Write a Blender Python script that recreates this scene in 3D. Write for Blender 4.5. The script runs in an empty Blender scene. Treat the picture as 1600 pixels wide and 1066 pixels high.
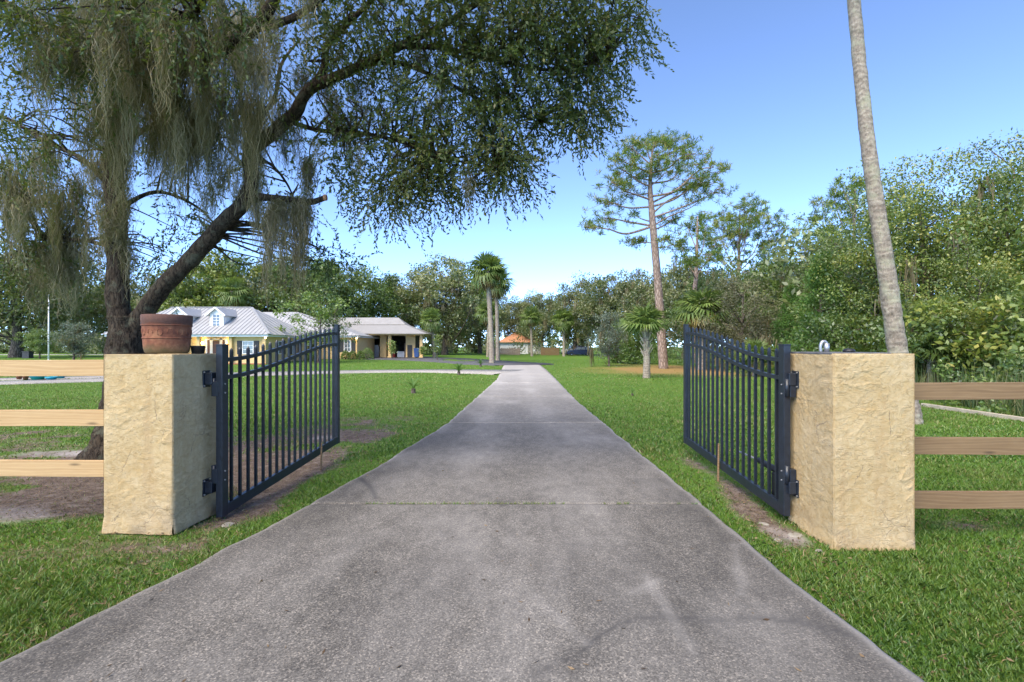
import bpy, bmesh, math, random
import numpy as np
from mathutils import Vector, Matrix, noise as mnoise

# ------------------------------------------------------------------ camera, sky, sun, exposure
scene = bpy.context.scene
FPX, HOR, CAMH = 770.0, 542.0, 1.6          # focal length in photo pixels, horizon row, eye height
cam_d = bpy.data.cameras.new('camera'); cam = bpy.data.objects.new('camera', cam_d)
scene.collection.objects.link(cam); scene.camera = cam
cam.location = (0, 0, CAMH); cam.rotation_euler = (math.radians(90), 0, 0)
cam_d.sensor_width = 36; cam_d.lens = 36 * FPX / 1600; cam_d.shift_y = (HOR - 533) / 1600
cam_d.clip_start = 0.05; cam_d.clip_end = 3000
SUN_EL, SUN_AZ = 48.0, 215.0
world = bpy.data.worlds.new('World'); scene.world = world; world.use_nodes = True
wn = world.node_tree; wn.nodes.clear()
sky = wn.nodes.new('ShaderNodeTexSky'); sky.sky_type = 'NISHITA'; sky.sun_disc = False
sky.sun_elevation = math.radians(SUN_EL); sky.sun_rotation = math.radians(SUN_AZ)
sky.air_density = 1.0; sky.dust_density = 0.0; sky.altitude = 9000; sky.ozone_density = 2.0
bg = wn.nodes.new('ShaderNodeBackground'); bg.inputs['Strength'].default_value = 0.15
wo = wn.nodes.new('ShaderNodeOutputWorld')
wn.links.new(sky.outputs[0], bg.inputs[0]); wn.links.new(bg.outputs[0], wo.inputs[0])
sun_d = bpy.data.lights.new('sun', 'SUN'); sun = bpy.data.objects.new('sun', sun_d)
scene.collection.objects.link(sun)
sun_d.energy = 1.7; sun_d.angle = math.radians(50); sun_d.color = (1.0, 0.88, 0.70)
_e, _a = math.radians(SUN_EL), math.radians(SUN_AZ)
sdir = Vector((math.sin(_a) * math.cos(_e), math.cos(_a) * math.cos(_e), math.sin(_e)))
sun.rotation_euler = sdir.to_track_quat('Z', 'Y').to_euler()
scene.view_settings.view_transform = 'Standard'; scene.view_settings.look = 'None'
scene.view_settings.gamma = 1.0; scene.view_settings.use_curve_mapping = False
scene.view_settings.exposure = 2.2
scene.cycles.max_bounces = 8; scene.cycles.transparent_max_bounces = 8

# ------------------------------------------------------------------ helpers
C = scene.collection
ORG = {}
def P(x, y, d):
    return np.array([(x - 800) * d / FPX, d, CAMH + (HOR - y) * d / FPX])
def G(x, y):
    d = FPX * CAMH / (y - HOR); return (x - 800) * d / FPX, d
def tag(o, label, cat, group=None):
    o['label'] = label; o['category'] = cat
    if group: o['group'] = group
    return o
def thing(name, loc, label=None, cat=None, group=None):
    o = bpy.data.objects.new(name, None); C.objects.link(o); o.location = loc
    o.empty_display_size = 0.2
    ORG[o.name] = Vector(loc)
    if label: tag(o, label, cat, group)
    return o
def sstep(a, b, v):
    t = np.clip((v - a) / (b - a), 0, 1); return t * t * (3 - 2 * t)
def _hash(ix, iy, seed):
    h = (ix.astype(np.int64) * 374761393 + iy.astype(np.int64) * 668265263 + seed * 982451653) & 0x7fffffff
    h = ((h ^ (h >> 13)) * 1274126177) & 0x7fffffff
    return ((h ^ (h >> 16)) & 0xffff) / 65535.0
def vnoise(x, y, seed=0):
    x = np.asarray(x, float); y = np.asarray(y, float)
    ix, iy = np.floor(x), np.floor(y); fx, fy = x - ix, y - iy
    fx = fx * fx * (3 - 2 * fx); fy = fy * fy * (3 - 2 * fy)
    a = _hash(ix, iy, seed); b = _hash(ix + 1, iy, seed); c = _hash(ix, iy + 1, seed); d = _hash(ix + 1, iy + 1, seed)
    return (a * (1 - fx) + b * fx) * (1 - fy) + (c * (1 - fx) + d * fx) * fy
def fbm(x, y, seed=0, o=4):
    s, a, t = 0, 0.5, 0
    for k in range(o):
        s = s + a * vnoise(x * 2 ** k, y * 2 ** k, seed + k); t += a; a *= 0.5
    return s / t

def far_rise(x, y):
    return 0.28 * sstep(36, 58, np.asarray(y, float)) * sstep(3, -8, np.asarray(x, float))
def gz(x, y):                                   # height of the lawn
    x = np.asarray(x, float); y = np.asarray(y, float)
    z = -0.035 + far_rise(x, y)
    z = z - 0.035 * np.exp(-((x - 3.2) ** 2 + (y - 4.3) ** 2) / 2.2)
    z = z - 0.03 * np.exp(-((x + 3.0) ** 2 / 0.8 + (y - 5.2) ** 2 / 1.5))
    z = z + 0.05 * np.exp(-((x + 5.5) ** 2 + (y - 7.2) ** 2) / 1.5)
    z = z + 0.03 * (fbm(x * .7, y * .7, 5, 2) - .5)
    return z
def gzf(x, y): return float(gz(np.array([x]), np.array([y]))[0])

def npmesh(name, V, F, smooth=False):
    """V (N,3); F one (M,k) array or a list of them."""
    me = bpy.data.meshes.new(name); V = np.asarray(V, np.float32)
    Fs = F if isinstance(F, list) else [F]
    Fs = [np.asarray(f, np.int32) for f in Fs if len(f)]
    me.vertices.add(len(V)); me.vertices.foreach_set('co', V.ravel())
    idx = np.concatenate([f.ravel() for f in Fs])
    tot = np.concatenate([np.full(len(f), f.shape[1], np.int32) for f in Fs])
    st = np.concatenate([[0], np.cumsum(tot)[:-1]]).astype(np.int32)
    me.loops.add(len(idx)); me.loops.foreach_set('vertex_index', idx)
    me.polygons.add(len(tot)); me.polygons.foreach_set('loop_start', st)
    if smooth: me.polygons.foreach_set('use_smooth', np.ones(len(tot), bool))
    me.update(calc_edges=True)
    return me
def attr(me, name, vals):
    a = me.attributes.new(name, 'FLOAT', 'POINT'); a.data.foreach_set('value', np.asarray(vals, np.float32))
def link(name, me, m, parent=None, loc=None):
    o = bpy.data.objects.new(name, me); C.objects.link(o)
    if m is not None and len(me.materials) == 0: me.materials.append(m)
    if parent: o.parent = parent
    if loc is not None: o.location = loc
    return o
def rootorg(o):
    while o.parent: o = o.parent
    return ORG.get(o.name, Vector((0, 0, 0)))

def resample(pts, rad, n):
    pts = np.asarray(pts, float); rad = np.asarray(rad, float)
    k = len(pts); t = np.linspace(0, k - 1, n); i = np.clip(t.astype(int), 0, k - 2); f = (t - i)[:, None]
    p0 = pts[np.clip(i - 1, 0, k - 1)]; p1 = pts[i]; p2 = pts[i + 1]; p3 = pts[np.clip(i + 2, 0, k - 1)]
    q = 0.5 * (2 * p1 + (p2 - p0) * f + (2 * p0 - 5 * p1 + 4 * p2 - p3) * f ** 2 + (-p0 + 3 * p1 - 3 * p2 + p3) * f ** 3)
    return q, rad[i] * (1 - f[:, 0]) + rad[i + 1] * f[:, 0]
class MB:
    def __init__(s): s.V = []; s.F = []; s.n = 0
    def add(s, V, F):
        V = [tuple(map(float, v)) for v in V]; s.V += V; s.F += [tuple(int(i) + s.n for i in f) for f in F]; s.n += len(V); return s
    def box(s, x0, x1, y0, y1, z0, z1):
        return s.add([(x0,y0,z0),(x1,y0,z0),(x1,y1,z0),(x0,y1,z0),(x0,y0,z1),(x1,y0,z1),(x1,y1,z1),(x0,y1,z1)],
                     [(0,3,2,1),(4,5,6,7),(0,1,5,4),(1,2,6,5),(2,3,7,6),(3,0,4,7)])
    def obox(s, c, ax, ay, az, hx, hy, hz):
        c = np.array(c, float); ax, ay, az = [np.array(a, float) / np.linalg.norm(a) for a in (ax, ay, az)]
        V = [c + ax*hx*i + ay*hy*j + az*hz*k for k in (-1,1) for (i,j) in ((-1,-1),(1,-1),(1,1),(-1,1))]
        return s.add(V, [(0,3,2,1),(4,5,6,7),(0,1,5,4),(1,2,6,5),(2,3,7,6),(3,0,4,7)])
    def bar(s, a, b, w, h, up=(0,0,1)):
        a = np.array(a, float); b = np.array(b, float); d = b - a; L = np.linalg.norm(d); d /= L
        u = np.array(up, float); sd = np.cross(d, u); sd /= np.linalg.norm(sd); u = np.cross(sd, d)
        return s.obox((a + b) / 2, d, sd, u, L / 2, w / 2, h / 2)
    def tube(s, pts, rad, seg=8, n=None, cap=True, disp=0, freq=3):
        pts = np.asarray(pts, float)
        rad = np.full(len(pts), rad) if np.isscalar(rad) else np.asarray(rad, float)
        if n: pts, rad = resample(pts, rad, n)
        k = len(pts); T = np.gradient(pts, axis=0); T /= np.linalg.norm(T, axis=1)[:, None] + 1e-9
        ref = np.array([0.31, 0.95, 0.1]) if abs(T[0][1]) < .9 else np.array([1, 0, 0.1])
        U = np.cross(T[0], ref); U /= np.linalg.norm(U); V = []
        for i in range(k):
            U = U - T[i] * U.dot(T[i]); U /= np.linalg.norm(U); W = np.cross(T[i], U)
            for j in range(seg):
                a = 2 * math.pi * j / seg; dv = U * math.cos(a) + W * math.sin(a); r = rad[i]
                if disp:
                    q = pts[i] + dv * r
                    r *= 1 + disp * mnoise.noise(Vector(q * freq)) + disp * .6 * mnoise.noise(Vector(q * freq * 2.7))
                V.append(pts[i] + dv * r)
        F = [(i*seg+j, i*seg+(j+1)%seg, (i+1)*seg+(j+1)%seg, (i+1)*seg+j) for i in range(k-1) for j in range(seg)]
        if cap: F += [tuple(range(seg))[::-1], tuple((k-1)*seg + j for j in range(seg))]
        return s.add(V, F)
    def lathe(s, prof, c=(0,0,0), seg=24):
        V = [(c[0]+r*math.cos(2*math.pi*j/seg), c[1]+r*math.sin(2*math.pi*j/seg), c[2]+z) for r, z in prof for j in range(seg)]
        F = [(i*seg+j, i*seg+(j+1)%seg, (i+1)*seg+(j+1)%seg, (i+1)*seg+j) for i in range(len(prof)-1) for j in range(seg)]
        return s.add(V, F)
    def cyl(s, a, b, r, seg=12): return s.tube([a, b], r, seg)
    def poly(s, pts): return s.add(pts, [tuple(range(len(pts)))])
    def prism_y(s, pts, y0, y1):               # pts (x,z) outline extruded along y
        k = len(pts); V = [(x, y0, z) for x, z in pts] + [(x, y1, z) for x, z in pts]
        return s.add(V, [tuple(range(k)), tuple(range(k, 2*k))[::-1]] + [((i+1)%k, i, k+i, k+(i+1)%k) for i in range(k)])
    def slab(s, pts, t):                       # planar polygon with thickness t downwards
        k = len(pts); V = list(pts) + [(p[0], p[1], p[2] - t) for p in pts]
        return s.add(V, [tuple(range(k)), tuple(range(k, 2*k))[::-1]] + [((i+1)%k, i, k+i, k+(i+1)%k) for i in range(k)])
    def mesh(s, name, smooth=False):
        me = bpy.data.meshes.new(name); me.from_pydata(s.V, [], s.F)
        if smooth: me.polygons.foreach_set('use_smooth', np.ones(len(me.polygons), bool))
        me.update(); return me
    def build(s, name, m, parent=None, smooth=False, bevel=0, label=None):
        if parent: o0 = rootorg(parent)
        else:
            A = np.array(s.V); o0 = Vector(((A[:,0].min()+A[:,0].max())/2, (A[:,1].min()+A[:,1].max())/2, A[:,2].min()))
        s.V = [(v[0]-o0[0], v[1]-o0[1], v[2]-o0[2]) for v in s.V]
        me = s.mesh(name, smooth); bm = bmesh.new(); bm.from_mesh(me)
        bmesh.ops.recalc_face_normals(bm, faces=bm.faces); bm.to_mesh(me); bm.free()
        o = link(name, me, m, parent)
        if not parent: o.location = o0; ORG[o.name] = o0
        if bevel:
            b = o.modifiers.new('bevel', 'BEVEL'); b.width = bevel; b.segments = 2; b.limit_method = 'ANGLE'
        if label: o['label'] = label
        return o

# ------------------------------------------------------------------ materials
def newmat(name):
    m = bpy.data.materials.new(name); m.use_nodes = True; nt = m.node_tree
    return m, nt, nt.nodes['Principled BSDF']
def N(nt, t, **kw):
    n = nt.nodes.new(t)
    for k, v in kw.items():
        if k in n.inputs: n.inputs[k].default_value = v
        else: setattr(n, k, v)
    return n
def ramp(nt, fac, stops, interp='LINEAR'):
    r = nt.nodes.new('ShaderNodeValToRGB'); r.color_ramp.interpolation = interp
    e = r.color_ramp.elements
    while len(e) < len(stops): e.new(0.5)
    for el, (p, c) in zip(e, stops): el.position = p; el.color = (*c, 1) if len(c) == 3 else c
    nt.links.new(fac, r.inputs[0]); return r.outputs[0]
def coords(nt, scale=(1,1,1), kind='Object'):
    tc = nt.nodes.new('ShaderNodeTexCoord'); mp = nt.nodes.new('ShaderNodeMapping'); mp.inputs['Scale'].default_value = scale
    nt.links.new(tc.outputs[kind], mp.inputs[0]); return mp.outputs[0]
def noise(nt, vec, scale, detail=4, rough=.55, dist=0):
    n = N(nt, 'ShaderNodeTexNoise', Scale=scale, Detail=detail, Roughness=rough, Distortion=dist)
    if vec is not None: nt.links.new(vec, n.inputs['Vector'])
    return n.outputs['Fac']
def mixc(nt, fac, a, b, mode='MIX'):
    m = nt.nodes.new('ShaderNodeMix'); m.data_type = 'RGBA'; m.blend_type = mode
    for s, v in ((m.inputs[0], fac), (m.inputs[6], a), (m.inputs[7], b)):
        if isinstance(v, (int, float)): s.default_value = v
        elif isinstance(v, tuple): s.default_value = (*v, 1) if len(v) == 3 else v
        else: nt.links.new(v, s)
    return m.outputs[2]
def bump(nt, bsdf, h, strength=.5, dist=.01, prev=None):
    b = nt.nodes.new('ShaderNodeBump'); b.inputs['Strength'].default_value = strength; b.inputs['Distance'].default_value = dist
    nt.links.new(h, b.inputs['Height'])
    if prev is not None: nt.links.new(prev, b.inputs['Normal'])
    nt.links.new(b.outputs[0], bsdf.inputs['Normal']); return b.outputs[0]
def getattr_node(nt, name):
    a = nt.nodes.new('ShaderNodeAttribute'); a.attribute_name = name; return a.outputs['Fac']
def simple(name, col, rough=.6, metal=0, var=.15, vs=6, bs=0, bscale=60, spec=None):
    m, nt, b = newmat(name); v = coords(nt)
    n = noise(nt, v, vs, 5)
    nt.links.new(ramp(nt, n, [(.3, tuple(c*(1-var) for c in col)), (.7, tuple(min(1, c*(1+var)) for c in col))]), b.inputs['Base Color'])
    b.inputs['Roughness'].default_value = rough; b.inputs['Metallic'].default_value = metal
    if spec is not None: b.inputs['Specular IOR Level'].default_value = spec
    if bs: bump(nt, b, noise(nt, v, bscale, 4), bs, .004)
    return m
def leafmat(name, cols, trans=.35, rough=.5, gloss=.12, objvar=.0):
    m = bpy.data.materials.new(name); m.use_nodes = True; nt = m.node_tree; nt.nodes.clear()
    f = getattr_node(nt, 'tint')
    k = len(cols); col = ramp(nt, f, [((i + .5) / k, c) for i, c in enumerate(cols)])
    if objvar:
        oi = nt.nodes.new('ShaderNodeObjectInfo'); hs = nt.nodes.new('ShaderNodeHueSaturation')
        mr = N(nt, 'ShaderNodeMapRange'); mr.inputs[3].default_value = 1 - objvar; mr.inputs[4].default_value = 1 + objvar
        nt.links.new(oi.outputs['Random'], mr.inputs[0]); nt.links.new(mr.outputs[0], hs.inputs['Value']); nt.links.new(col, hs.inputs['Color']); col = hs.outputs[0]
    d = N(nt, 'ShaderNodeBsdfDiffuse'); t = N(nt, 'ShaderNodeBsdfTranslucent'); g = N(nt, 'ShaderNodeBsdfGlossy', Roughness=rough)
    g.inputs['Color'].default_value = (.9, .95, 1, 1)
    nt.links.new(col, d.inputs[0]); nt.links.new(mixc(nt, .5, col, (.30, .42, .05), 'MIX'), t.inputs[0])
    m1 = N(nt, 'ShaderNodeMixShader'); m1.inputs[0].default_value = trans * .6; nt.links.new(d.outputs[0], m1.inputs[1]); nt.links.new(t.outputs[0], m1.inputs[2])
    m2 = N(nt, 'ShaderNodeMixShader'); m2.inputs[0].default_value = gloss * .5; nt.links.new(m1.outputs[0], m2.inputs[1]); nt.links.new(g.outputs[0], m2.inputs[2])
    o = nt.nodes.new('ShaderNodeOutputMaterial'); nt.links.new(m2.outputs[0], o.inputs[0]); return m
M = {}
def mk_concrete(name, dark, light, stain=True):
    m, nt, b = newmat(name); v = coords(nt)
    big = noise(nt, coords(nt, (1, .4, 1)), 1.1, 7, .7, .3); med = noise(nt, coords(nt, (1, .55, 1)), 7, 8, .72); fine = noise(nt, v, 75, 4, .8)
    c = ramp(nt, big, [(.30, dark), (.70, light)])
    c = mixc(nt, .35, c, ramp(nt, med, [(.38, tuple(x*.55 for x in dark)), (.62, light)]))
    c = mixc(nt, .55, c, ramp(nt, fine, [(.36, (.22, .21, .20)), (.5, (.66, .64, .62)), (.64, (1.25, 1.2, 1.14))]), 'MULTIPLY')
    va = N(nt, 'ShaderNodeTexVoronoi', Scale=120); nt.links.new(v, va.inputs['Vector']); sr = nt.nodes.new('ShaderNodeSeparateColor'); nt.links.new(va.outputs['Color'], sr.inputs[0])
    c = mixc(nt, .8, c, ramp(nt, sr.outputs[0], [(.05, (.38, .37, .37)), (.45, (.9, .89, .88)), (.80, (1.15, 1.13, 1.1)), (.95, (2.1, 2.0, 1.9))]), 'MULTIPLY')
    vo = N(nt, 'ShaderNodeTexVoronoi', Scale=55); nt.links.new(v, vo.inputs['Vector'])
    sp = ramp(nt, vo.outputs['Distance'], [(.10, (1, 1, 1)), (.22, (0, 0, 0))])
    fl = ramp(nt, noise(nt, v, 30, 2), [(.56, (0, 0, 0)), (.64, (.5, .5, .5))])
    c = mixc(nt, mixc(nt, 1., sp, fl, 'MULTIPLY'), c, (.45, .43, .40))
    if stain:
        a = getattr_node(nt, 'stain'); c = mixc(nt, a, c, (.045, .043, .042))
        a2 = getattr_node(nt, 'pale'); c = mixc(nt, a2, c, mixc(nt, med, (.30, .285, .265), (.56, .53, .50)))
    nt.links.new(c, b.inputs['Base Color']); b.inputs['Roughness'].default_value = .88; b.inputs['Specular IOR Level'].default_value = .3
    p = bump(nt, b, fine, .55, .006); bump(nt, b, med, .25, .02, p); return m
M['concrete'] = mk_concrete('concrete', (.108, .103, .094), (.228, .217, .199))
M['concrete_pale'] = mk_concrete('concrete_pale', (.33, .32, .30), (.47, .455, .43), False)
M['asphalt'] = simple('asphalt', (.075, .075, .085), .9, var=.25, vs=1.2, bs=.3)
def mk_lawn():
    m, nt, b = newmat('lawn'); v = coords(nt)
    n1 = noise(nt, v, .35, 4, .6); n2 = noise(nt, v, 9, 5, .65); n3 = noise(nt, v, 70, 3, .7)
    g = ramp(nt, n1, [(.3, (.085, .175, .022)), (.7, (.145, .240, .034))])
    g = mixc(nt, .5, g, ramp(nt, n2, [(.3, (.030, .075, .012)), (.7, (.12, .22, .04))]))
    d = ramp(nt, n2, [(.34, (.060, .042, .032)), (.5, (.12, .088, .068)), (.66, (.27, .225, .19))])
    d = mixc(nt, .5, d, ramp(nt, n3, [(.38, (.045, .032, .026)), (.60, (.26, .20, .16))]))
    a = getattr_node(nt, 'dirt'); s = getattr_node(nt, 'straw')
    th = N(nt, 'ShaderNodeMath', operation='ADD'); nt.links.new(a, th.inputs[0])
    sc = N(nt, 'ShaderNodeMath', operation='MULTIPLY_ADD'); nt.links.new(n2, sc.inputs[0]); sc.inputs[1].default_value = .7; sc.inputs[2].default_value = -.35
    nt.links.new(sc.outputs[0], th.inputs[1])
    c = mixc(nt, ramp(nt, th.outputs[0], [(.36, (0,0,0)), (.62, (1,1,1))]), g, d)
    c = mixc(nt, s, c, mixc(nt, n2, (.24, .13, .05), (.38, .25, .11)))
    c = mixc(nt, getattr_node(nt, 'sand'), c, mixc(nt, n2, (.30, .27, .26), (.50, .46, .44)))
    nt.links.new(c, b.inputs['Base Color']); b.inputs['Roughness'].default_value = .95; b.inputs['Specular IOR Level'].default_value = .1
    p = bump(nt, b, n3, .7, .02); bump(nt, b, n2, .5, .03, p); return m
M['lawn'] = mk_lawn()
M['grass'] = leafmat('grass', [(.026, .064, .009), (.052, .126, .014), (.094, .186, .020), (.165, .235, .034), (.27, .19, .09)], .4, .5, .08)
def mk_stucco():
    m, nt, b = newmat('stucco'); v = coords(nt)
    n1 = noise(nt, v, 2.2, 5, .6); n2 = noise(nt, v, 14, 5, .6, 1.2); n3 = noise(nt, v, 90, 4, .7)
    c = ramp(nt, n1, [(.28, (.42, .29, .13)), (.5, (.48, .36, .19)), (.72, (.52, .415, .26))])
    c = mixc(nt, .45, c, ramp(nt, n2, [(.35, (.39, .265, .115)), (.62, (.53, .415, .255))]))
    c = mixc(nt, getattr_node(nt, 'grey'), c, mixc(nt, n2, (.39, .31, .18), (.52, .43, .28)))
    c = mixc(nt, getattr_node(nt, 'dirt'), c, (.20, .155, .11))
    gr = ramp(nt, noise(nt, v, 26, 4, .7), [(.64, (0,0,0)), (.74, (.7,.7,.7))]); c = mixc(nt, gr, c, (.26, .22, .17))
    vo = N(nt, 'ShaderNodeTexVoronoi', Scale=3.4, feature='DISTANCE_TO_EDGE'); nt.links.new(mixc(nt, .22, v, noise(nt, v, 6, 5, .7), 'ADD'), vo.inputs['Vector'])
    ck = mixc(nt, 1., ramp(nt, vo.outputs['Distance'], [(.0, (1, 1, 1)), (.011, (0, 0, 0))]), ramp(nt, noise(nt, v, 3.1, 3), [(.50, (0, 0, 0)), (.58, (.8, .8, .8))]), 'MULTIPLY'); c = mixc(nt, ck, c, (.13, .10, .075))
    st = noise(nt, coords(nt, (9, 9, .9)), 1.0, 5, .65); c = mixc(nt, ramp(nt, st, [(.52, (0, 0, 0)), (.72, (.45, .45, .45))]), c, (.36, .24, .12))
    nt.links.new(c, b.inputs['Base Color']); b.inputs['Roughness'].default_value = .92; b.inputs['Specular IOR Level'].default_value = .2
    p = bump(nt, b, noise(nt, v, 130, 5, .85), .9, .006)
    e1 = ramp(nt, noise(nt, coords(nt, (1, 1, 1.5)), 6.5, 3, .6, 1.6), [(.40, (0, 0, 0)), (.412, (.5, .5, .5)), (.56, (.35, .35, .35)), (.572, (1, 1, 1))])
    e2 = ramp(nt, noise(nt, coords(nt, (1, 1, 1.7)), 12, 3, .55, 1.2), [(.53, (0, 0, 0)), (.548, (1, 1, 1)), (.62, (.2, .2, .2))])
    hs = mixc(nt, .4, e1, mixc(nt, 1., e2, ramp(nt, noise(nt, v, 2.6, 2), [(.42, (0, 0, 0)), (.55, (1, 1, 1))]), 'MULTIPLY'))
    p = bump(nt, b, hs, .75, .012, p); bump(nt, b, n2, .25, .010, p); return m
M['stucco'] = mk_stucco()
def mk_wood(name, a, bcol, c3, ringscale=14):
    m, nt, b = newmat(name); v = coords(nt, (1.2, 8, 8)); v2 = coords(nt, (.9, 5, 5))
    n = noise(nt, v2, 2.2, 3, .5, .7); w = N(nt, 'ShaderNodeTexWave', Scale=.7, Distortion=6.5, Detail=2)
    w.bands_direction = 'Z'; w.inputs['Detail Scale'].default_value = .9; nt.links.new(v, w.inputs['Vector'])
    c = ramp(nt, w.outputs['Fac'], [(.2, a), (.62, bcol), (.9, c3)])
    c = mixc(nt, .5, c, ramp(nt, n, [(.3, a), (.7, bcol)]))
    vo = N(nt, 'ShaderNodeTexVoronoi', Scale=1.0); nt.links.new(coords(nt, (1.7, 4, 7)), vo.inputs['Vector'])
    c = mixc(nt, ramp(nt, vo.outputs['Distance'], [(.06, (.85,.85,.85)), (.13, (0,0,0))]), c, tuple(x*.33 for x in a))
    g = noise(nt, coords(nt, (3, 60, 90)), 3, 3, .6); c = mixc(nt, .25, c, ramp(nt, g, [(.3, (.5,.5,.5)), (.7, (1,1,1))]), 'MULTIPLY')
    nt.links.new(c, b.inputs['Base Color']); b.inputs['Roughness'].default_value = .75; bump(nt, b, g, .3, .003); return m
M['wood_new'] = mk_wood('new_pine', (.45, .285, .13), (.55, .375, .19), (.39, .235, .10))
M['wood_old'] = mk_wood('weathered_pine', (.17, .100, .046), (.265, .172, .086), (.14, .080, .036))
M['wood_grey'] = simple('grey_wood', (.26, .20, .16), .9, var=.35, vs=12)
M['gate'] = simple('gate_black', (.013, .018, .028), .36, var=.3, vs=20, bs=.05)
M['black'] = simple('black_plastic', (.012, .012, .014), .5)
M['steel'] = simple('steel', (.42, .42, .43), .4, .7)
def mk_terracotta():
    m, nt, b = newmat('terracotta'); v = coords(nt); n = noise(nt, v, 9, 6, .65); n2 = noise(nt, v, 30, 5, .7)
    sx = nt.nodes.new('ShaderNodeSeparateXYZ'); nt.links.new(v, sx.inputs[0])
    c = ramp(nt, n, [(.34, (.10, .030, .018)), (.5, (.19, .065, .032)), (.66, (.29, .13, .065))])
    ad = N(nt, 'ShaderNodeMath', operation='MULTIPLY_ADD'); nt.links.new(n, ad.inputs[0]); ad.inputs[1].default_value = .14; nt.links.new(sx.outputs['Z'], ad.inputs[2])
    c = mixc(nt, ramp(nt, ad.outputs[0], [(.325, (0,0,0)), (.35, (.95,.95,.95))]), c, mixc(nt, n2, (.035, .02, .018), (.14, .06, .04)))
    c = mixc(nt, ramp(nt, ad.outputs[0], [(.10, (.8,.8,.8)), (.17, (0,0,0))]), c, (.10, .085, .03))
    c = mixc(nt, ramp(nt, n2, [(.62, (0,0,0)), (.72, (.5,.5,.5))]), c, (.10, .09, .05))
    nt.links.new(c, b.inputs['Base Color']); b.inputs['Roughness'].default_value = .85; bump(nt, b, n2, .5, .006); return m
M['terracotta'] = mk_terracotta()
def mk_bark(name, dark, light, sc, strength=1., dist=.05, lich=None, rough=False):
    m, nt, b = newmat(name); v = coords(nt, sc)
    vo = N(nt, 'ShaderNodeTexVoronoi', Scale=1.0, feature='DISTANCE_TO_EDGE'); n = noise(nt, v, 1.2, 6, .65, .8)
    vv = mixc(nt, .35, v, n, 'ADD'); nt.links.new(vv, vo.inputs['Vector'])
    h = mixc(nt, .45, ramp(nt, vo.outputs['Distance'], [(.0, (0,0,0)), (.28, (1,1,1))]), n)
    if rough:
        n2 = noise(nt, coords(nt, (38, 38, 9)), 1.0, 7, .7, 1.5); h = mixc(nt, .8, h, n2); c = ramp(nt, h, [(.38, dark), (.62, light)])
    else: c = ramp(nt, h, [(.2, dark), (.75, light)])
    if lich:
        l = noise(nt, coords(nt), 5, 6, .7); c = mixc(nt, ramp(nt, l, [(.52, (0,0,0)), (.64, (.8,.8,.8))]), c, lich)
    nt.links.new(c, b.inputs['Base Color']); b.inputs['Roughness'].default_value = .92; b.inputs['Specular IOR Level'].default_value = .15
    bump(nt, b, h, strength, dist); return m
M['oak_bark'] = mk_bark('oak_bark', (.018, .013, .010), (.125, .095, .068), (14, 14, 5), 1., .09, (.15, .15, .105), True)
M['cut_wood'] = simple('cut_wood', (.40, .20, .11), .9, var=.25, vs=30)
M['pine_bark'] = mk_bark('pine_bark', (.15, .105, .08), (.36, .275, .225), (7, 7, 2.2), .9, .05)
def mk_palmbark():
    m, nt, b = newmat('palm_bark'); v = coords(nt); w = N(nt, 'ShaderNodeTexWave', Scale=2.6, Distortion=7.0, Detail=4); w.bands_direction = 'Z'; w.inputs['Detail Scale'].default_value = 2.2; nt.links.new(v, w.inputs['Vector'])
    n = noise(nt, v, 9, 7, .7, .5); n2 = noise(nt, coords(nt, (34, 34, 12)), 1, 6, .75); h = mixc(nt, .5, mixc(nt, .84, w.outputs['Fac'], n2), n)
    c = ramp(nt, h, [(.34, (.12, .10, .08)), (.5, (.27, .225, .18)), (.66, (.44, .38, .31))]); c = mixc(nt, ramp(nt, noise(nt, v, 2.2, 6, .7), [(.5, (0, 0, 0)), (.62, (.55, .55, .55))]), c, (.36, .36, .25))
    c = mixc(nt, ramp(nt, noise(nt, v, 3.3, 5, .7), [(.56, (0, 0, 0)), (.64, (.6, .6, .6))]), c, (.15, .12, .10))
    nt.links.new(c, b.inputs['Base Color']); b.inputs['Roughness'].default_value = .95; b.inputs['Specular IOR Level'].default_value = .1; bump(nt, b, h, .9, .04); return m
M['palm_bark'] = mk_palmbark()
M['tree_bark'] = mk_bark('tree_bark', (.06, .048, .038), (.19, .155, .125), (6, 6, 2), .9, .05)
M['oak_leaf'] = leafmat('oak_leaf', [(.020, .034, .009), (.038, .060, .013), (.065, .090, .018), (.14, .12, .035)], .42, .55, .06)
M['moss'] = leafmat('moss', [(.13, .108, .062), (.22, .185, .115), (.33, .285, .195)], .45, .8, .0)
M['leaf_oak_far'] = leafmat('leaf_oak_far', [(.046, .064, .020), (.092, .118, .034), (.15, .17, .055), (.21, .215, .085)], .45, .5, .12, .22)
M['leaf_green'] = leafmat('leaf_green', [(.040, .074, .014), (.085, .150, .022), (.14, .215, .032), (.21, .27, .05)], .5, .5, .12, .2)
M['leaf_yellow'] = leafmat('leaf_yellow', [(.038, .066, .010), (.085, .135, .016), (.145, .20, .026), (.21, .245, .034), (.31, .28, .042)], .42, .5, .12, .15)
M['leaf_olive'] = leafmat('leaf_olive', [(.055, .058, .030), (.095, .095, .050), (.14, .135, .065), (.19, .18, .08)], .35, .6, .08, .12)
M['leaf_grey'] = leafmat('leaf_grey', [(.06, .08, .055), (.11, .14, .10), (.18, .21, .15)], .3, .6, .08, .1)
M['cedar'] = leafmat('cedar', [(.035, .092, .016), (.068, .160, .022), (.115, .225, .030)], .4, .6, .06, .1)
M['needle'] = leafmat('needle', [(.042, .088, .014), (.085, .150, .020), (.15, .20, .030), (.24, .22, .05)], .35, .5, .04, .12)
M['frond'] = leafmat('frond', [(.058, .105, .022), (.115, .175, .036), (.20, .25, .062)], .45, .5, .07, .2)
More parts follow.
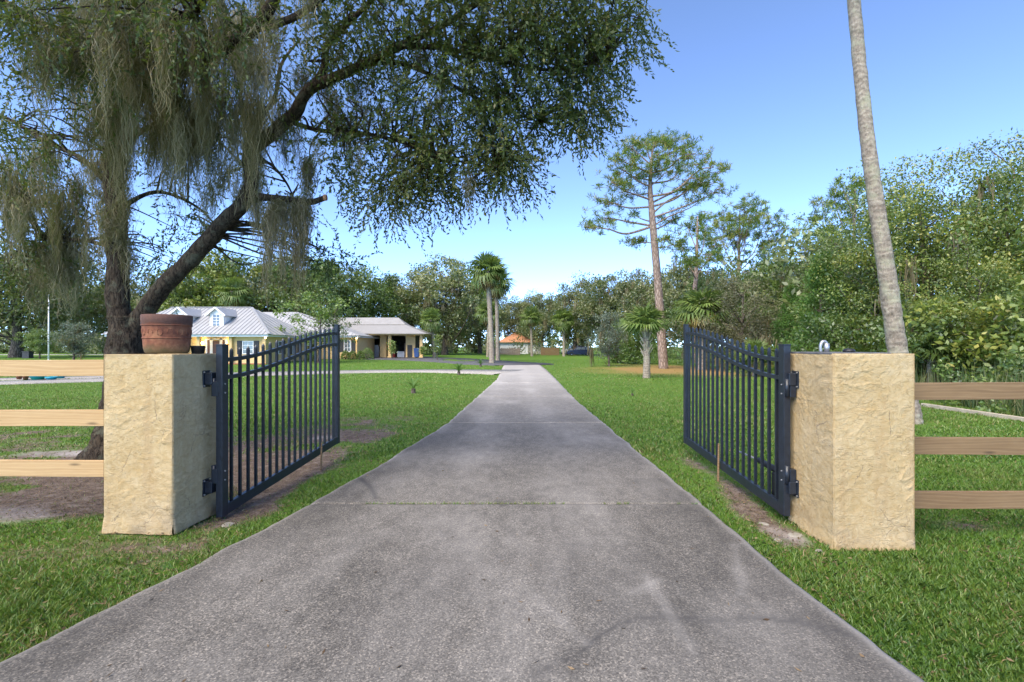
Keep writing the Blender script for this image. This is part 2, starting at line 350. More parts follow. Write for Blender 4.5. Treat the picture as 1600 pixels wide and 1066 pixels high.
M['frond_yellow'] = leafmat('frond_yellow', [(.22, .17, .04), (.36, .27, .07)], .35, .5, .1, .2)
M['frond_dead'] = leafmat('frond_dead', [(.11, .075, .04), (.22, .15, .085)], .25, .7, .0, .2)
M['weed'] = leafmat('weed', [(.05, .09, .03), (.11, .16, .05), (.21, .21, .10)], .4, .6, .05)
M['litter'] = leafmat('litter', [(.045, .028, .018), (.11, .068, .038), (.24, .17, .10)], .2, .7, .03)
def mk_roof():
    m, nt, b = newmat('metal_roof'); n = noise(nt, coords(nt), 1.5, 4)
    nt.links.new(ramp(nt, n, [(.3, (.33, .33, .33)), (.7, (.41, .41, .41))]), b.inputs['Base Color'])
    b.inputs['Metallic'].default_value = .1; b.inputs['Roughness'].default_value = .5; return m
M['roof'] = mk_roof()
M['garage_roof'] = simple('garage_roof', (.30, .29, .28), .6, .1, .08, 2)
M['wall'] = simple('yellow_wall', (.66, .47, .22), .9, var=.06, vs=3, bs=.2)
M['white'] = simple('white_paint', (.78, .78, .78), .6, var=.04)
M['shutter'] = simple('shutter', (.03, .032, .036), .6)
M['doorwood'] = simple('door_wood', (.13, .06, .035), .5)
M['dark'] = simple('dark_interior', (.05, .04, .035), .9, var=.5, vs=3)  # near-black wall colour stands in for the shade inside the carport
M['slabgrey'] = simple('porch_slab', (.36, .34, .31), .9)
M['brick'] = simple('brick_red', (.30, .10, .06), .9, var=.35, vs=14)
M['bluebin'] = simple('blue_plastic', (.035, .09, .26), .5)
M['cyan'] = simple('cyan_glaze', (.02, .36, .47), .35, var=.1)
M['tile'] = simple('orange_tile', (.50, .24, .13), .85, var=.2, vs=6)
M['rubber'] = simple('rubber', (.015, .015, .016), .8)
M['rim'] = simple('rim', (.5, .5, .52), .35, .8)
M['navy'] = simple('navy_paint', (.018, .026, .065), .25, .2, .05)
M['silver'] = simple('silver_paint', (.62, .63, .64), .3, .2, .05)
M['timber'] = simple('pale_timber', (.42, .36, .27), .9, var=.2, vs=8)
M['slate'] = simple('slate_cap', (.10, .10, .105), .85, var=.3, vs=10, bs=.3)
M['stone'] = simple('pale_stone', (.26, .24, .205), .9, var=.2, vs=14, bs=.5)
M['red'] = simple('red_plastic', (.35, .04, .03), .5)
def mk_glass(name, col=(.10, .12, .14)):
    m, nt, b = newmat(name); b.inputs['Base Color'].default_value = (*col, 1); b.inputs['Roughness'].default_value = .06
    b.inputs['Specular IOR Level'].default_value = .9; return m
M['glass'] = mk_glass('window_glass'); M['carglass'] = mk_glass('car_glass', (.12, .15, .18))
def emit(name, col, s):
    m, nt, b = newmat(name); b.inputs['Base Color'].default_value = (*col, 1); b.inputs['Emission Color'].default_value = (*col, 1)
    b.inputs['Emission Strength'].default_value = s; return m
M['lamp'] = emit('lamp_glow', (1.0, .72, .36), 12.0)

# ------------------------------------------------------------------ ground
def edges_L(y):
    return np.interp(y, [-3, 0, 2.5, 3.59, 5.22, 6.84, 10.4, 15.8, 24.2, 30, 46],
                        [-3.6, -3.05, -2.62, -2.33, -2.06, -1.78, -1.35, -1.12, -.75, -.72, -.72])
def edges_R(y):
    return np.interp(y, [-3, 2.4, 3, 5, 14.8, 21, 28.7, 37, 46], [2.25, 2.0, 1.95, 1.94, 1.93, 2.1, 2.3, 2.45, 2.5])
def blob(x, y, cx, cy, rx, ry): return np.exp(-(((x - cx) / rx) ** 2 + ((y - cy) / ry) ** 2))
def dirt_mask(x, y):
    x = np.asarray(x, float); y = np.asarray(y, float)
    d = 1.05 * blob(x, y, -4.7, 5.5, 1.7, .85) + .75 * blob(x, y, -5.6, 7.2, 1.6, 1.0) + .65 * blob(x, y, -4.6, 3.9, .9, .45)
    d += .7 * blob(x, y, -2.75, 5.9, .26, 1.5) + .45 * blob(x, y, -3.6, 7.6, 1.6, 2.0) + .40 * blob(x, y, -3.2, 10.5, 1.8, 2.2)
    d += .72 * blob(x, y, 2.36, 4.75, .22, .8) + .55 * blob(x, y, 2.55, 6.2, .2, 1.5) + .55 * blob(x, y, 4.1, 4.6, .4, .2) + .35 * blob(x, y, 3.9, 4.0, .5, .2)
    d += .7 * blob(x, y, -3.2, 9.0, .5, .35) + .65 * blob(x, y, 8.3, 10.4, .7, .5) + .4 * blob(x, y, -9, 9, 3, 2.2)
    d += .40 * blob(x, y, -3.05, 4.05, .6, .16) + .8 * blob(x, y, -13, 29.6, 2, .6)
    d = d * (.45 + 1.1 * fbm(x * 2.1, y * 2.1, 11, 4)) + (.42 + .55 * sstep(-1, -2.5, x) * sstep(15, 8, y) * .75 + .12) * (fbm(x * 1.6, y * 1.6, 21, 5) - .45)
    return np.clip(d, 0, 1)
def straw_mask(x, y):
    s = 1.1 * blob(x, y, 9.5, 34, 4.2, 5.5) + .9 * blob(x, y, 13, 35, 2.5, 7) + .5 * blob(x, y, 12.5, 44, 4, 7)
    return np.clip(s * (.35 + 1.2 * fbm(x * .45, y * .45, 31, 4)) - .12, 0, .85)
def sand_mask(x, y):
    s = 1.2 * blob(x, y, -6.6, 7.5, .95, .28) + 1.0 * blob(x, y, -5.1, 4.75, .7, .28) + .9 * blob(x, y, 2.42, 4.35, .22, .25) + .9 * blob(x, y, -3.4, 8.9, .35, .25)
    return np.clip(s * (2.0 * fbm(x * 4, y * 4, 41, 4)) - .35, 0, .9)
def axis(lo, hi, a, b, step, grow=1.12):
    c = list(np.arange(a, b + 1e-6, step)); s = step
    while c[-1] < hi: s *= grow; c.append(c[-1] + s)
    s = step
    while c[0] > lo: s *= grow; c.insert(0, c[0] - s)
    return np.array(c)
gx = axis(-900, 900, -9, 9, .09, 1.06); gy = axis(-60, 1500, 1.5, 14, .09, 1.05)
X, Y = np.meshgrid(gx, gy); Xf, Yf = X.ravel(), Y.ravel(); nx, ny = len(gx), len(gy)
Vg = np.stack([Xf, Yf, gz(Xf, Yf)], 1)
i0 = (np.arange(ny - 1)[:, None] * nx + np.arange(nx - 1)[None]).ravel()
me = npmesh('lawn', Vg, np.stack([i0, i0 + 1, i0 + nx + 1, i0 + nx], 1), True)
attr(me, 'dirt', dirt_mask(Xf, Yf)); attr(me, 'straw', straw_mask(Xf, Yf)); attr(me, 'sand', sand_mask(Xf, Yf))
o = link('lawn', me, M['lawn']); o['kind'] = 'structure'

# driveway of cast slabs
def grid_slab(name, y0, y1, step, parent, m=None):
    nv = max(3, int((y1 - y0) / step)); nu = max(8, int(4.2 / step))
    ys = np.linspace(y0, y1, nv); us = np.linspace(0, 1, nu); V = []
    L = edges_L(ys) + .035 * (fbm(ys * 2.3, ys * 0 + 3, 51, 4) - .5) * 2; R = edges_R(ys) + .035 * (fbm(ys * 2.3, ys * 0 + 9, 52, 4) - .5) * 2
    XX = L[:, None] + (R - L)[:, None] * us[None]; YY = np.repeat(ys[:, None], nu, 1)
    ZZ = far_rise(XX, YY) + .006 * (fbm(XX * 3, YY * 3, 53, 3) - .5)
    e = np.minimum(XX - L[:, None], R[:, None] - XX); ZZ -= .012 * np.exp(-e / .02)
    ey = np.minimum(YY - y0, y1 - YY); ZZ -= .008 * np.exp(-ey / .012)
    xs, yf = XX.ravel(), YY.ravel(); top = np.stack([xs, yf, ZZ.ravel()], 1); n = nu * nv
    a = (np.arange(nv - 1)[:, None] * nu + np.arange(nu - 1)[None]).ravel(); F = [np.stack([a, a + 1, a + nu + 1, a + nu], 1)]
    ring = np.concatenate([np.arange(nu), np.arange(1, nv) * nu + nu - 1, (nv - 1) * nu + np.arange(nu - 2, -1, -1), np.arange(nv - 2, 0, -1) * nu])
    low = top[ring].copy(); low[:, 2] = -.14; k = len(ring); j = np.arange(k)
    F.append(np.stack([ring, n + j, n + (j + 1) % k, ring[(j + 1) % k]], 1))
    me = npmesh(name, np.concatenate([top, low]), F, False)
    # stains, wheel wear and a hairline crack, each with a shape of its own
    def dist(poly):
        dd = np.full(n, 9.)
        for p, q in zip(poly[:-1], poly[1:]):
            p = np.array(p); q = np.array(q); w = q - p; t = np.clip(((xs - p[0]) * w[0] + (yf - p[1]) * w[1]) / w.dot(w), 0, 1)
            dd = np.minimum(dd, np.hypot(xs - p[0] - t * w[0], yf - p[1] - t * w[1]))
        return dd
    crack = [G(840, 1050), G(900, 1025), G(940, 990), G(985, 968), G(1040, 963), G(1110, 970), G(1190, 966), G(1250, 972), G(1330, 992)]
    wob = .02 * (fbm(xs * 9, yf * 9, 61, 3) - .5)
    st = .75 * np.exp(-(dist(crack) + wob) ** 2 / .010 ** 2) * (yf < 5) + .35 * np.exp(-(dist(crack) / .07) ** 2) * (yf < 5)
    arc = [G(552, 742), G(565, 749), G(577, 759), G(584, 769), G(587, 779)]
    st += .95 * np.exp(-(dist(arc) / .026) ** 2)
    st += 1.0 * np.clip(fbm(xs * 1.0, yf * .6, 62, 8) - .5, 0, .3)
    st += .42 * np.exp(-((R.repeat(nu) - xs) / .55) ** 2) * (yf < 6) + .30 * np.exp(-((xs - L.repeat(nu)) / .5) ** 2)
    pa = .5 * np.exp(-((R.repeat(nu) - xs) / .05) ** 2) + .35 * np.exp(-((xs - L.repeat(nu)) / .04) ** 2)
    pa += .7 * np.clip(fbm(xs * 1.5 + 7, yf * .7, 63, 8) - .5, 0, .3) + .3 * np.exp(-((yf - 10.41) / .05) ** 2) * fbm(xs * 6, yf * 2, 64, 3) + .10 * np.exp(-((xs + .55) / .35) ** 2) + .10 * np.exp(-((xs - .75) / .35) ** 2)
    for sx in ((G(835, 930), G(915, 1005)), (G(1010, 900), G(1080, 1015)), (G(1148, 850), G(1160, 930)), (G(990, 925), G(1030, 905))):
        pa += .16 * np.exp(-((dist(sx) + wob * 2) / .035) ** 2) * (yf < 5)
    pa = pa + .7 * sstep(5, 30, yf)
    z = np.zeros(k)
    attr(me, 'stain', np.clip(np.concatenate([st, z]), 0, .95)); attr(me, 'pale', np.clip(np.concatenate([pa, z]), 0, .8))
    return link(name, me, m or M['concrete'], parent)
drv = thing('driveway', (0, 0, 0)); drv['kind'] = 'structure'
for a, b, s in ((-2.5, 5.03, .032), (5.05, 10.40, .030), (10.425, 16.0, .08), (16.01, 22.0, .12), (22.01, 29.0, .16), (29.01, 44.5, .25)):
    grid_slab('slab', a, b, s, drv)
def ribbon(name, pts, m, z=.004, n=60, thick=.1):
    pts = np.array(pts, float); q, w = resample(np.c_[pts[:, :2], np.zeros(len(pts))], pts[:, 2], n)
    T = np.gradient(q, axis=0); T /= np.linalg.norm(T, axis=1)[:, None]; S = np.c_[-T[:, 1], T[:, 0], T[:, 2] * 0]
    A = q + S * w[:, None] / 2; B = q - S * w[:, None] / 2
    for k in (A, B): k[:, 2] = far_rise(k[:, 0], k[:, 1]) + z
    lo1 = A.copy(); lo1[:, 2] -= thick; lo2 = B.copy(); lo2[:, 2] -= thick
    i = np.arange(n - 1); F = [np.stack([a0 + i, a0 + i + 1, b0 + i + 1, b0 + i], 1) for a0, b0 in ((0, n), (2 * n, 0), (n, 3 * n))]
    o = link(name, npmesh(name, np.concatenate([A, B, lo1, lo2]), F), m); o['kind'] = 'structure'; return o
ribbon('circular_drive', [(-.1, 31.5, 6.0), (-2.5, 32.3, 4.6), (-5.5, 33, 3.6), (-10, 32.2, 3.3), (-15, 28.8, 3.3), (-20, 24.2, 2.7), (-25, 20.8, 2.4), (-32, 17, 2.4)], M['concrete_pale'], .005)
ribbon('circular_drive_branch', [(-13.5, 31.2, 2.4), (-19, 28.6, 2.2), (-24.5, 25.0, 2.0), (-34, 20.5, 2.0), (-44, 17, 2.0)], M['concrete_pale'], .001)
ribbon('asphalt_court', [(1.0, 43.0, 5.5), (-.5, 46.0, 9.0), (-5, 51.5, 9.5), (-10, 55.5, 9), (-16, 57.5, 8), (-22, 58.5, 5)], M['asphalt'], .010)
rn = np.random.default_rng(3)

# ------------------------------------------------------------------ grass blades and fallen leaves
def on_paving(x, y):
    j = .055 * (fbm(x * 3 + y * 5, y * 7, 95, 3) - .3)
    return (x > edges_L(y) + j) & (x < edges_R(y) - j) & (y < 45)
def blades(name, n, d0, d1, h, w, seed, keep_dirt=.55, xlim=None):
    r = np.random.default_rng(seed); d = d0 * (d1 / d0) ** r.random(n)
    x = (r.random(n) * 2 - 1) * d * 1.22; y = d
    if d0 < 3: y = y + 0
    dm = dirt_mask(x, y) + straw_mask(x, y) * .9 + sand_mask(x, y)
    k = ~on_paving(x, y) & (r.random(n) > np.clip(dm * 1.5 - .12, 0, .96))
    if xlim: k &= (x > xlim[0]) & (x < xlim[1])
    for cx, cy, rr in ((-3.27, 4.6, .36), (2.98, 4.38, .36)): k &= ~((abs(x - cx) < rr - .03) & (abs(y - cy) < rr - .03))
    k &= np.hypot(x + 5.6, y - 7.1) > .42
    k &= ~((y > 19) & (y < 36) & (x < -3) & (abs(y - np.interp(-x, [3, 5.5, 10, 15, 20, 25, 32], [32.5, 33, 32.2, 28.8, 24.2, 20.8, 17])) < 1.9))
    k &= ~((y > 19) & (x < -12) & (abs(y - np.interp(-x, [13.5, 19, 24.5, 34, 44], [31.2, 28.6, 25, 20.5, 17])) < 1.3))
    x, y = x[k], y[k]; n = len(x); z = gz(x, y) - .004
    patch = fbm(x * 1.1, y * 1.1, 71, 4); hh = h * (.45 + .9 * r.random(n)) * (.55 + .8 * patch) * (1 - .45 * np.clip(dm[k], 0, 1)) * (1 + .4 * (vnoise(x * 7, y * 7, 72) > .80))
    a = r.random(n) * 6.283; lean = (.25 + .85 * r.random(n)) * hh; b = r.random(n) * 6.283; ww = w * (.6 + .8 * r.random(n))
    base = np.stack([x, y, z], 1); S = np.stack([np.cos(a), np.sin(a), a * 0], 1) * ww[:, None] / 2
    mid = base + np.stack([np.cos(b) * lean * .35, np.sin(b) * lean * .35, hh * .6], 1); tip = base + np.stack([np.cos(b) * lean, np.sin(b) * lean, hh * .95], 1)
    V = np.stack([base - S, base + S, mid + S * .8, tip, mid - S * .8], 1).reshape(-1, 3); i = np.arange(n) * 5
    me = npmesh(name, V, np.stack([i, i + 1, i + 2, i + 3, i + 4], 1))
    t = np.clip(.08 + .55 * r.random(n) + .42 * (patch - .4) + .18 * np.clip(y / 14, 0, 1), 0, .78); dry = r.random(n) < (.03 + .30 * np.clip(dm[k], 0, 1)); t[dry] = .95
    attr(me, 'tint', np.repeat(t, 5)); o = link(name, me, M['grass']); o['kind'] = 'stuff'; return o
blades('grass', 430000, 1.9, 7.0, .038, .0052, 81)
blades('grass', 260000, 7.0, 24.0, .045, .013, 82)
blades('grass', 90000, 24.0, 60.0, .045, .04, 83)
def joint_weeds():
    r = np.random.default_rng(9); n = 700; x = -1.5 + 3.4 * r.random(n); k = fbm(x * 5, x * 0 + 2, 91, 3) > .50; x = x[k]; n = len(x)
    y = 5.037 + .006 * (r.random(n) - .5); hh = .012 + .02 * r.random(n); a = r.random(n) * 6.28
    base = np.stack([x, y, x * 0 - .01], 1); S = np.stack([np.cos(a), np.sin(a), a * 0], 1) * .003; b = r.random(n) * 6.28
    tip = base + np.stack([np.cos(b) * .015, np.sin(b) * .015, hh + .008], 1)
    V = np.stack([base - S, base + S, tip], 1).reshape(-1, 3); i = np.arange(n) * 3; me = npmesh('joint_weeds', V, np.stack([i, i + 1, i + 2], 1))
    attr(me, 'tint', np.repeat(.2 + .7 * r.random(n), 3)); o = link('joint_weeds', me, M['grass']); o['kind'] = 'stuff'
joint_weeds()
def rhombus(Cn, D, S, L, W, fold=.12):
    Nn = np.cross(D, S); L = L[:, None]; W = W[:, None]
    return np.stack([Cn, Cn + D * L * .45 + S * W / 2 + Nn * W * fold, Cn + D * L, Cn + D * L * .45 - S * W / 2 + Nn * W * fold], 1).reshape(-1, 3)
def unit(v): return v / (np.linalg.norm(v, axis=1)[:, None] + 1e-9)
def litter():
    r = np.random.default_rng(12); n = 60000; d = 2.2 * (13 / 2.2) ** r.random(n); x = (r.random(n) * 2 - 1) * d * 1.15
    pav = on_paving(x, d); k = (~pav & (r.random(n) < .05 + .75 * dirt_mask(x, d))) | (pav & (r.random(n) < .004)); x, d = x[k], d[k]; n = len(x)
    z = np.where(on_paving(x, d), .006, gz(x, d) + .012 + .02 * r.random(n)); a = r.random(n) * 6.28
    D = np.stack([np.cos(a), np.sin(a), .35 * (r.random(n) - .5)], 1); D = unit(D); S = unit(np.cross(D, np.stack([r.normal(0, .3, n), r.normal(0, .3, n), np.ones(n)], 1)))
    V = rhombus(np.stack([x, d, z], 1), D, S, .022 + .03 * r.random(n), .005 + .014 * r.random(n) ** 2, .2); i = np.arange(n) * 4
    me = npmesh('leaf_litter', V, np.stack([i, i + 1, i + 2, i + 3], 1)); attr(me, 'tint', np.repeat(r.random(n), 4))
    o = link('leaf_litter', me, M['litter']); o['kind'] = 'stuff'
litter()

# ------------------------------------------------------------------ gate pillars
def pillar(name, corner, ang, wx, wy, z0, z1, seed, side, label):
    """corner = front inner corner; side -1: pillar lies to the left of the corner, +1 to the right."""
    r = math.radians(ang); ux = np.array([math.cos(r) * side, math.sin(r) * 1.0 * (1 if side < 0 else -1)]) if ang else np.array([side, 0.])
    uy = np.array([-ux[1], ux[0]]) * side; uy = uy if uy[1] > 0 else -uy
    st = .0095; V = []; F = []; grey = []; dirt = []
    def face(p0, du, wu, nrm, gr):
        nu = int(wu / st); nz = int((z1 - z0) / st); base = len(V)
        for j in range(nz + 1):
            z = z0 + (z1 - z0) * j / nz
            for i in range(nu + 1):
                t = i / nu; q = p0 + du * wu * t; p = Vector((q[0] * 1.0 + seed, q[1], z))
                w = Vector((mnoise.noise(p * 3.1), mnoise.noise(p * 3.1 + Vector((7, 3, 1))), mnoise.noise(p * 2.7 + Vector((1, 9, 4))))) * .13
                pp = Vector(((p.x + w.x) * 7.5, (p.y + w.y) * 7.5, (p.z + w.z) * 10.0))
                rr = mnoise.noise(pp); a1 = mnoise.noise(Vector((pp.x * .7, pp.y * .7, pp.z * 1.5)) + Vector((3, 3, 3))); a2 = mnoise.noise(Vector((pp.x * 1.5 + pp.z * .8, pp.y * 1.5, pp.z * 1.6)) + Vector((8, 1, 3)))
                h = .0042 * max(0, 1 - abs(a1 - .10) * 13) * (1 if a1 > .10 else .45) + .0020 * max(0, 1 - abs(a2 - .05) * 12) * (1 if a2 > .05 else .4) + (.0024 if a1 > .10 else 0) + (.0012 if a2 > .05 else 0)
                mk = max(.04, min(1.3, .40 + 2.4 * mnoise.noise(p * 3.3 + Vector((5, 5, 2))))); h = h * mk + .008 * mnoise.noise(p * 1.7) + .0022 * mnoise.noise(pp * 3) * (1.3 - mk)
                e = min(t * wu, (1 - t) * wu, z1 - z); f = min(1, e / .02); h = h * f - .006 * (1 - f) ** 2
                low = max(0, 1 - (z - z0) / .14); h += .014 * low * (1 + mnoise.noise(p * 6))
                V.append((q[0] + nrm[0] * h, q[1] + nrm[1] * h, z - (.004 * abs(mnoise.noise(p * 9)) if j == nz else 0)))
                grey.append(gr * (.75 + .5 * mnoise.noise(p * 2.3))); k = mnoise.noise(p * 5)
                dirt.append(max(0, min(.8, (.30 - (z - z0)) * 2.3 * max(0, k + .30) + (.25 if rr * rr < .0003 and k > .15 else 0))))
        for j in range(nz):
            for i in range(nu):
                a = base + j * (nu + 1) + i; F.append((a, a + 1, a + nu + 2, a + nu + 1))
    c = np.array(corner, float)
    face(c, ux, wx, -uy, .05); face(c, uy, wy, -ux, .38 if side < 0 else .0)  # left pillar's inner face greyed: some weathering, mostly its shade put into colour
    face(c + ux * wx, uy, wy, ux, .2); face(c + uy * wy, ux, wx, uy, .3)
    k = len(V); q = [c, c + ux * wx, c + ux * wx + uy * wy, c + uy * wy]; V += [(a[0], a[1], z1 - .012) for a in q]; F.append((k, k+1, k+2, k+3)); grey += [.6]*4; dirt += [.2]*4
    ctr = c + ux * wx / 2 + uy * wy / 2
    A = np.array(V) - np.array([ctr[0], ctr[1], z0]); me = bpy.data.meshes.new(name); me.from_pydata(A.tolist(), [], F); me.update()
    bm = bmesh.new(); bm.from_mesh(me); bmesh.ops.remove_doubles(bm, verts=bm.verts, dist=.0005); bmesh.ops.recalc_face_normals(bm, faces=bm.faces)
    bm.to_mesh(me); bm.free(); n = len(me.vertices)
    me2 = bpy.data.meshes.new(name); me2.from_pydata(A.tolist(), [], F); me2.update(); bm = bmesh.new(); bm.from_mesh(me2); bmesh.ops.recalc_face_normals(bm, faces=bm.faces); bm.to_mesh(me2); bm.free()
    attr(me2, 'grey', np.clip(grey, 0, 1)); attr(me2, 'dirt', dirt); me2.polygons.foreach_set('use_smooth', np.ones(len(me2.polygons), bool))
    o = link(name, me2, M['stucco'], None, (ctr[0], ctr[1], z0)); ORG[o.name] = Vector((ctr[0], ctr[1], z0)); tag(o, label, 'pillar', 'stucco gate pillars'); return ux, uy, ctr
LU, LV, LC = pillar('gate_pillar', (-2.946, 4.28), 4, .645, .60, -.03, 1.535, 3., -1, 'square yellow stucco gate pillar carrying the terracotta pot')
RU, RV, RC = pillar('gate_pillar', (2.646, 4.05), 0, .668, .66, -.09, 1.545, 17., 1, 'square yellow stucco gate pillar with slate cap, next to the brown rail fence')

# things on the pillars
pc = (LC[0] + .055, LC[1] - .04, 1.535)
rt = thing('terracotta_pot', pc, 'weathered terracotta pot with embossed band standing on the gate pillar', 'flower pot')
mb = MB(); mb.lathe([(0, .004), (.158, .004), (.170, .015), (.180, .05), (.186, .13), (.189, .19), (.193, .25), (.195, .265), (.198, .27), (.200, .31), (.201, .350), (.193, .357), (.176, .350), (.172, .27), (.16, .05), (0, .05)], pc, 48)
mb.build('pot_body', M['terracotta'], rt, True)
mb = MB()
for z, r_ in ((.145, .1875), (.262, .1965)):
    mb.tube([(pc[0] + r_ * math.cos(a), pc[1] + r_ * math.sin(a), pc[2] + z) for a in np.linspace(0, 2 * math.pi, 49)], .0055, 6, cap=False)
mb.build('raised_ring', M['terracotta'], rt, True)
for k in range(15):
    a0 = 2 * math.pi * k / 15; mb = MB(); ln = []
    for t in np.linspace(-.4 if k % 2 else -1.57, 3.5 if k % 2 else 4.2, 12):
        aa = a0 + .115 * math.cos(t) ; zz = .198 + .030 * math.sin(t); ln.append((pc[0] + .1895 * math.cos(aa), pc[1] + .1895 * math.sin(aa), pc[2] + zz))
    mb.tube(ln, .0042, 6); mb.build('embossed_loop', M['terracotta'], rt, True)
mb = MB(); mb.lathe([(0, 0), (.05, 0), (.062, .075), (.064, .08), (.055, .08), (.05, .02), (0, .02)], (LC[0] + .265, LC[1] + .08, 1.53), 20)
tag(mb.build('plastic_pot', M['black'], None, True), 'small black plastic pot beside the terracotta pot', 'flower pot')
mb = MB(); mb.box(RC[0] - .335, RC[0] + .16, RC[1] - .30, RC[1] + .33, 1.535, 1.553)
tag(mb.build('cap_slab', M['slate'], None, bevel=.004), 'thin dark slate cap lying on top of the right gate pillar', 'slab')
gp = np.array([2.80, 4.42, 1.553]); rt = thing('conduit_pipe', gp, 'grey bent conduit pipe standing on the slate cap', 'pipe')
mb = MB(); mb.tube([gp + np.array([-.03, 0, 0]), gp + np.array([-.034, 0, .05]), gp + np.array([-.02, 0, .088]), gp + np.array([.005, 0, .095]), gp + np.array([.022, 0, .075])], .013, 10, 18); mb.build('bent_pipe', M['steel'], rt, True)
mb = MB(); mb.cyl(gp + np.array([.022, 0, 0]), gp + np.array([.022, 0, .078]), .022, 14); mb.build('socket', M['steel'], rt, True)
mb = MB(); mb.lathe([(0, 0), (.045, 0), (.05, .012), (.04, .026), (.015, .032), (0, .032)], (2.96, 4.33, 1.553), 14)
tag(mb.build('rubber_knob', M['black'], None, True), 'small black rubber knob on the slate cap', 'knob')

# ------------------------------------------------------------------ gates
def gate(label, hinge, far, plate_xy, side, zb0, zb1):
    h = np.array(hinge); f = np.array(far); L = np.linalg.norm(f - h); u = (f - h) / L; nrm = np.array([-u[1], u[0]])
    rt = thing('driveway_gate', (h[0], h[1], zb0), label, 'gate', 'driveway gate leaves')
    pt = lambda t, z: np.array([h[0] + u[0] * L * t, h[1] + u[1] * L * t, z])
    zb = lambda t: zb0 + (zb1 - zb0) * t
    S = lambda t: t * t * (3 - 2 * t)
    r1 = lambda t: 1.475 + (1.795 - 1.475) * S(t); r2 = lambda t: 1.305 + (1.635 - 1.305) * S(t)
    d3 = np.array([u[0], u[1], 0]); n3 = np.array([nrm[0], nrm[1], 0]); z3 = np.array([0, 0, 1.])
    for t, zt, wd, dp, nm in ((0, 1.615, .032, .047, 'hinge_post'), (1, 1.92, .026, .04, 'latch_post')):
        mb = MB(); c = pt(t, (zb(t) + zt) / 2); mb.obox(c, d3, n3, z3, dp, wd, (zt - zb(t)) / 2)
        p = mb.build(nm, M['gate'], rt, bevel=.004)
        mb = MB(); mb.obox(pt(t, zt + .004), d3, n3, z3, dp + .003, wd + .003, .006); mb.build('post_cap', M['gate'], p, bevel=.002)
    mb = MB(); a = pt(.047 / L, zb(0) + .052); b = pt(1 - .04 / L, zb(1) + .052); mb.bar(a, b, .045, .10); mb.build('bottom_rail', M['gate'], rt, bevel=.004)
    for rf in (r1, r2):
        ts = np.linspace(.047 / L, 1 - .04 / L, 22); mb = MB(); V = []
        for t in ts:
            for (i, k) in ((-1, -1), (1, -1), (1, 1), (-1, 1)): V.append(pt(t, rf(t)) + n3 * i * .019 + z3 * k * .019)
        F = [(4*i+j, 4*i+(j+1) % 4, 4*i+4+(j+1) % 4, 4*i+4+j) for i in range(len(ts) - 1) for j in range(4)]
        mb.add(V, F); mb.build('curved_rail', M['gate'], rt)
    nb = 18
    for k in range(nb):
        t = (k + 1) / (nb + 1); zt = r1(t) + .115 - .02 * t; w = .0125; mb = MB(); c0 = pt(t, 0)
        zl = zb(t) + .098; V = [c0 + d3 * i * w + n3 * j * w + z3 * z for z in (zl, zt - .035) for i, j in ((-1,-1),(1,-1),(1,1),(-1,1))]
        V += [c0 + d3 * i * w * .8 + n3 * j * w * .8 + z3 * (zt - .02) for i, j in ((-1,-1),(1,-1),(1,1),(-1,1))] + [c0 + z3 * zt]
        F = [(i*4+j, i*4+(j+1) % 4, i*4+4+(j+1) % 4, i*4+4+j) for i in range(2) for j in range(4)] + [(8+j, 8+(j+1) % 4, 12) for j in range(4)] + [(3, 2, 1, 0)]
        mb.add(V, F); mb.build('bar', M['gate'], rt)
    for z in (.40 + zb0 * .5 - .12, 1.30):
        mb = MB(); px, py = plate_xy; s = side
        mb.box(min(px, px + s * .016), max(px, px + s * .016), py - .055, py + .055, z - .085, z + .075)
        hg = mb.build('hinge', M['gate'], rt, bevel=.003)
        mb = MB(); mb.box(min(px + s * .016, px + s * .085), max(px + s * .016, px + s * .085), py - .04, py + .035, z - .06, z + .055); mb.build('hinge_block', M['gate'], hg, bevel=.006)
        zz = z - .10 if z > 1 else z + .10
        mb = MB(); mb.cyl((px + s * .085, py + .0, zz - .07), (px + s * .085, py + .0, zz + .10), .024, 12); mb.build('barrel', M['gate'], hg, True)
        mb = MB(); mb.obox((h[0] - s * .045, py, zz), (1, 0, 0), (0, 1, 0), (0, 0, 1), .028, .03, .07); mb.build('bracket', M['gate'], hg, bevel=.004)
        for dy, dz in ((-.046, .06), (-.046, -.07), (.046, .06)):
            mb = MB(); mb.cyl((px + s * .014, py + dy, z + dz), (px + s * .026, py + dy, z + dz), .007, 8); mb.build('bolt', M['steel'], hg)
        for dz in (-.04, .045):
            mb = MB(); e = h - nrm * 0; q = np.array([h[0] + s * .031, h[1] - .012, zz + dz]); mb.cyl(q, q + np.array([s * .008, 0, 0]), .0075, 8); mb.build('bolt', M['steel'], hg)
    return rt
gate('black iron gate leaf swung open against the pillar with the terracotta pot', (-2.775, 4.72), (-2.59, 7.30), (-2.925, 4.70), 1, -.02, .17)
gr = gate('black iron gate leaf swung open by the slate-capped pillar', (2.565, 4.64), (2.56, 7.25), (2.652, 4.60), -1, .02, .18)
rt = thing('gate_opener', (2.68, 5.05, .25), 'black gate opener arm behind the right gate leaf near its hinge', 'gate opener')
mb = MB(); mb.tube([(2.66, 4.80, .36), (2.67, 5.05, .36), (2.68, 5.35, .37)], [.034, .034, .03], 12); mb.build('motor_tube', M['black'], rt, True)
mb = MB(); mb.tube([(2.68, 5.35, .37), (2.64, 5.75, .38)], .012, 8); mb.build('piston_rod', M['steel'], rt, True)
mb = MB(); mb.box(2.62, 2.70, 4.84, 4.98, .10, .34); mb.build('bracket', M['black'], rt, bevel=.01)
mb = MB(); mb.tube([(2.66, 4.83, .38), (2.69, 4.78, .55), (2.70, 4.74, .95)], .012, 8, 10); mb.build('cable', M['black'], rt, True)
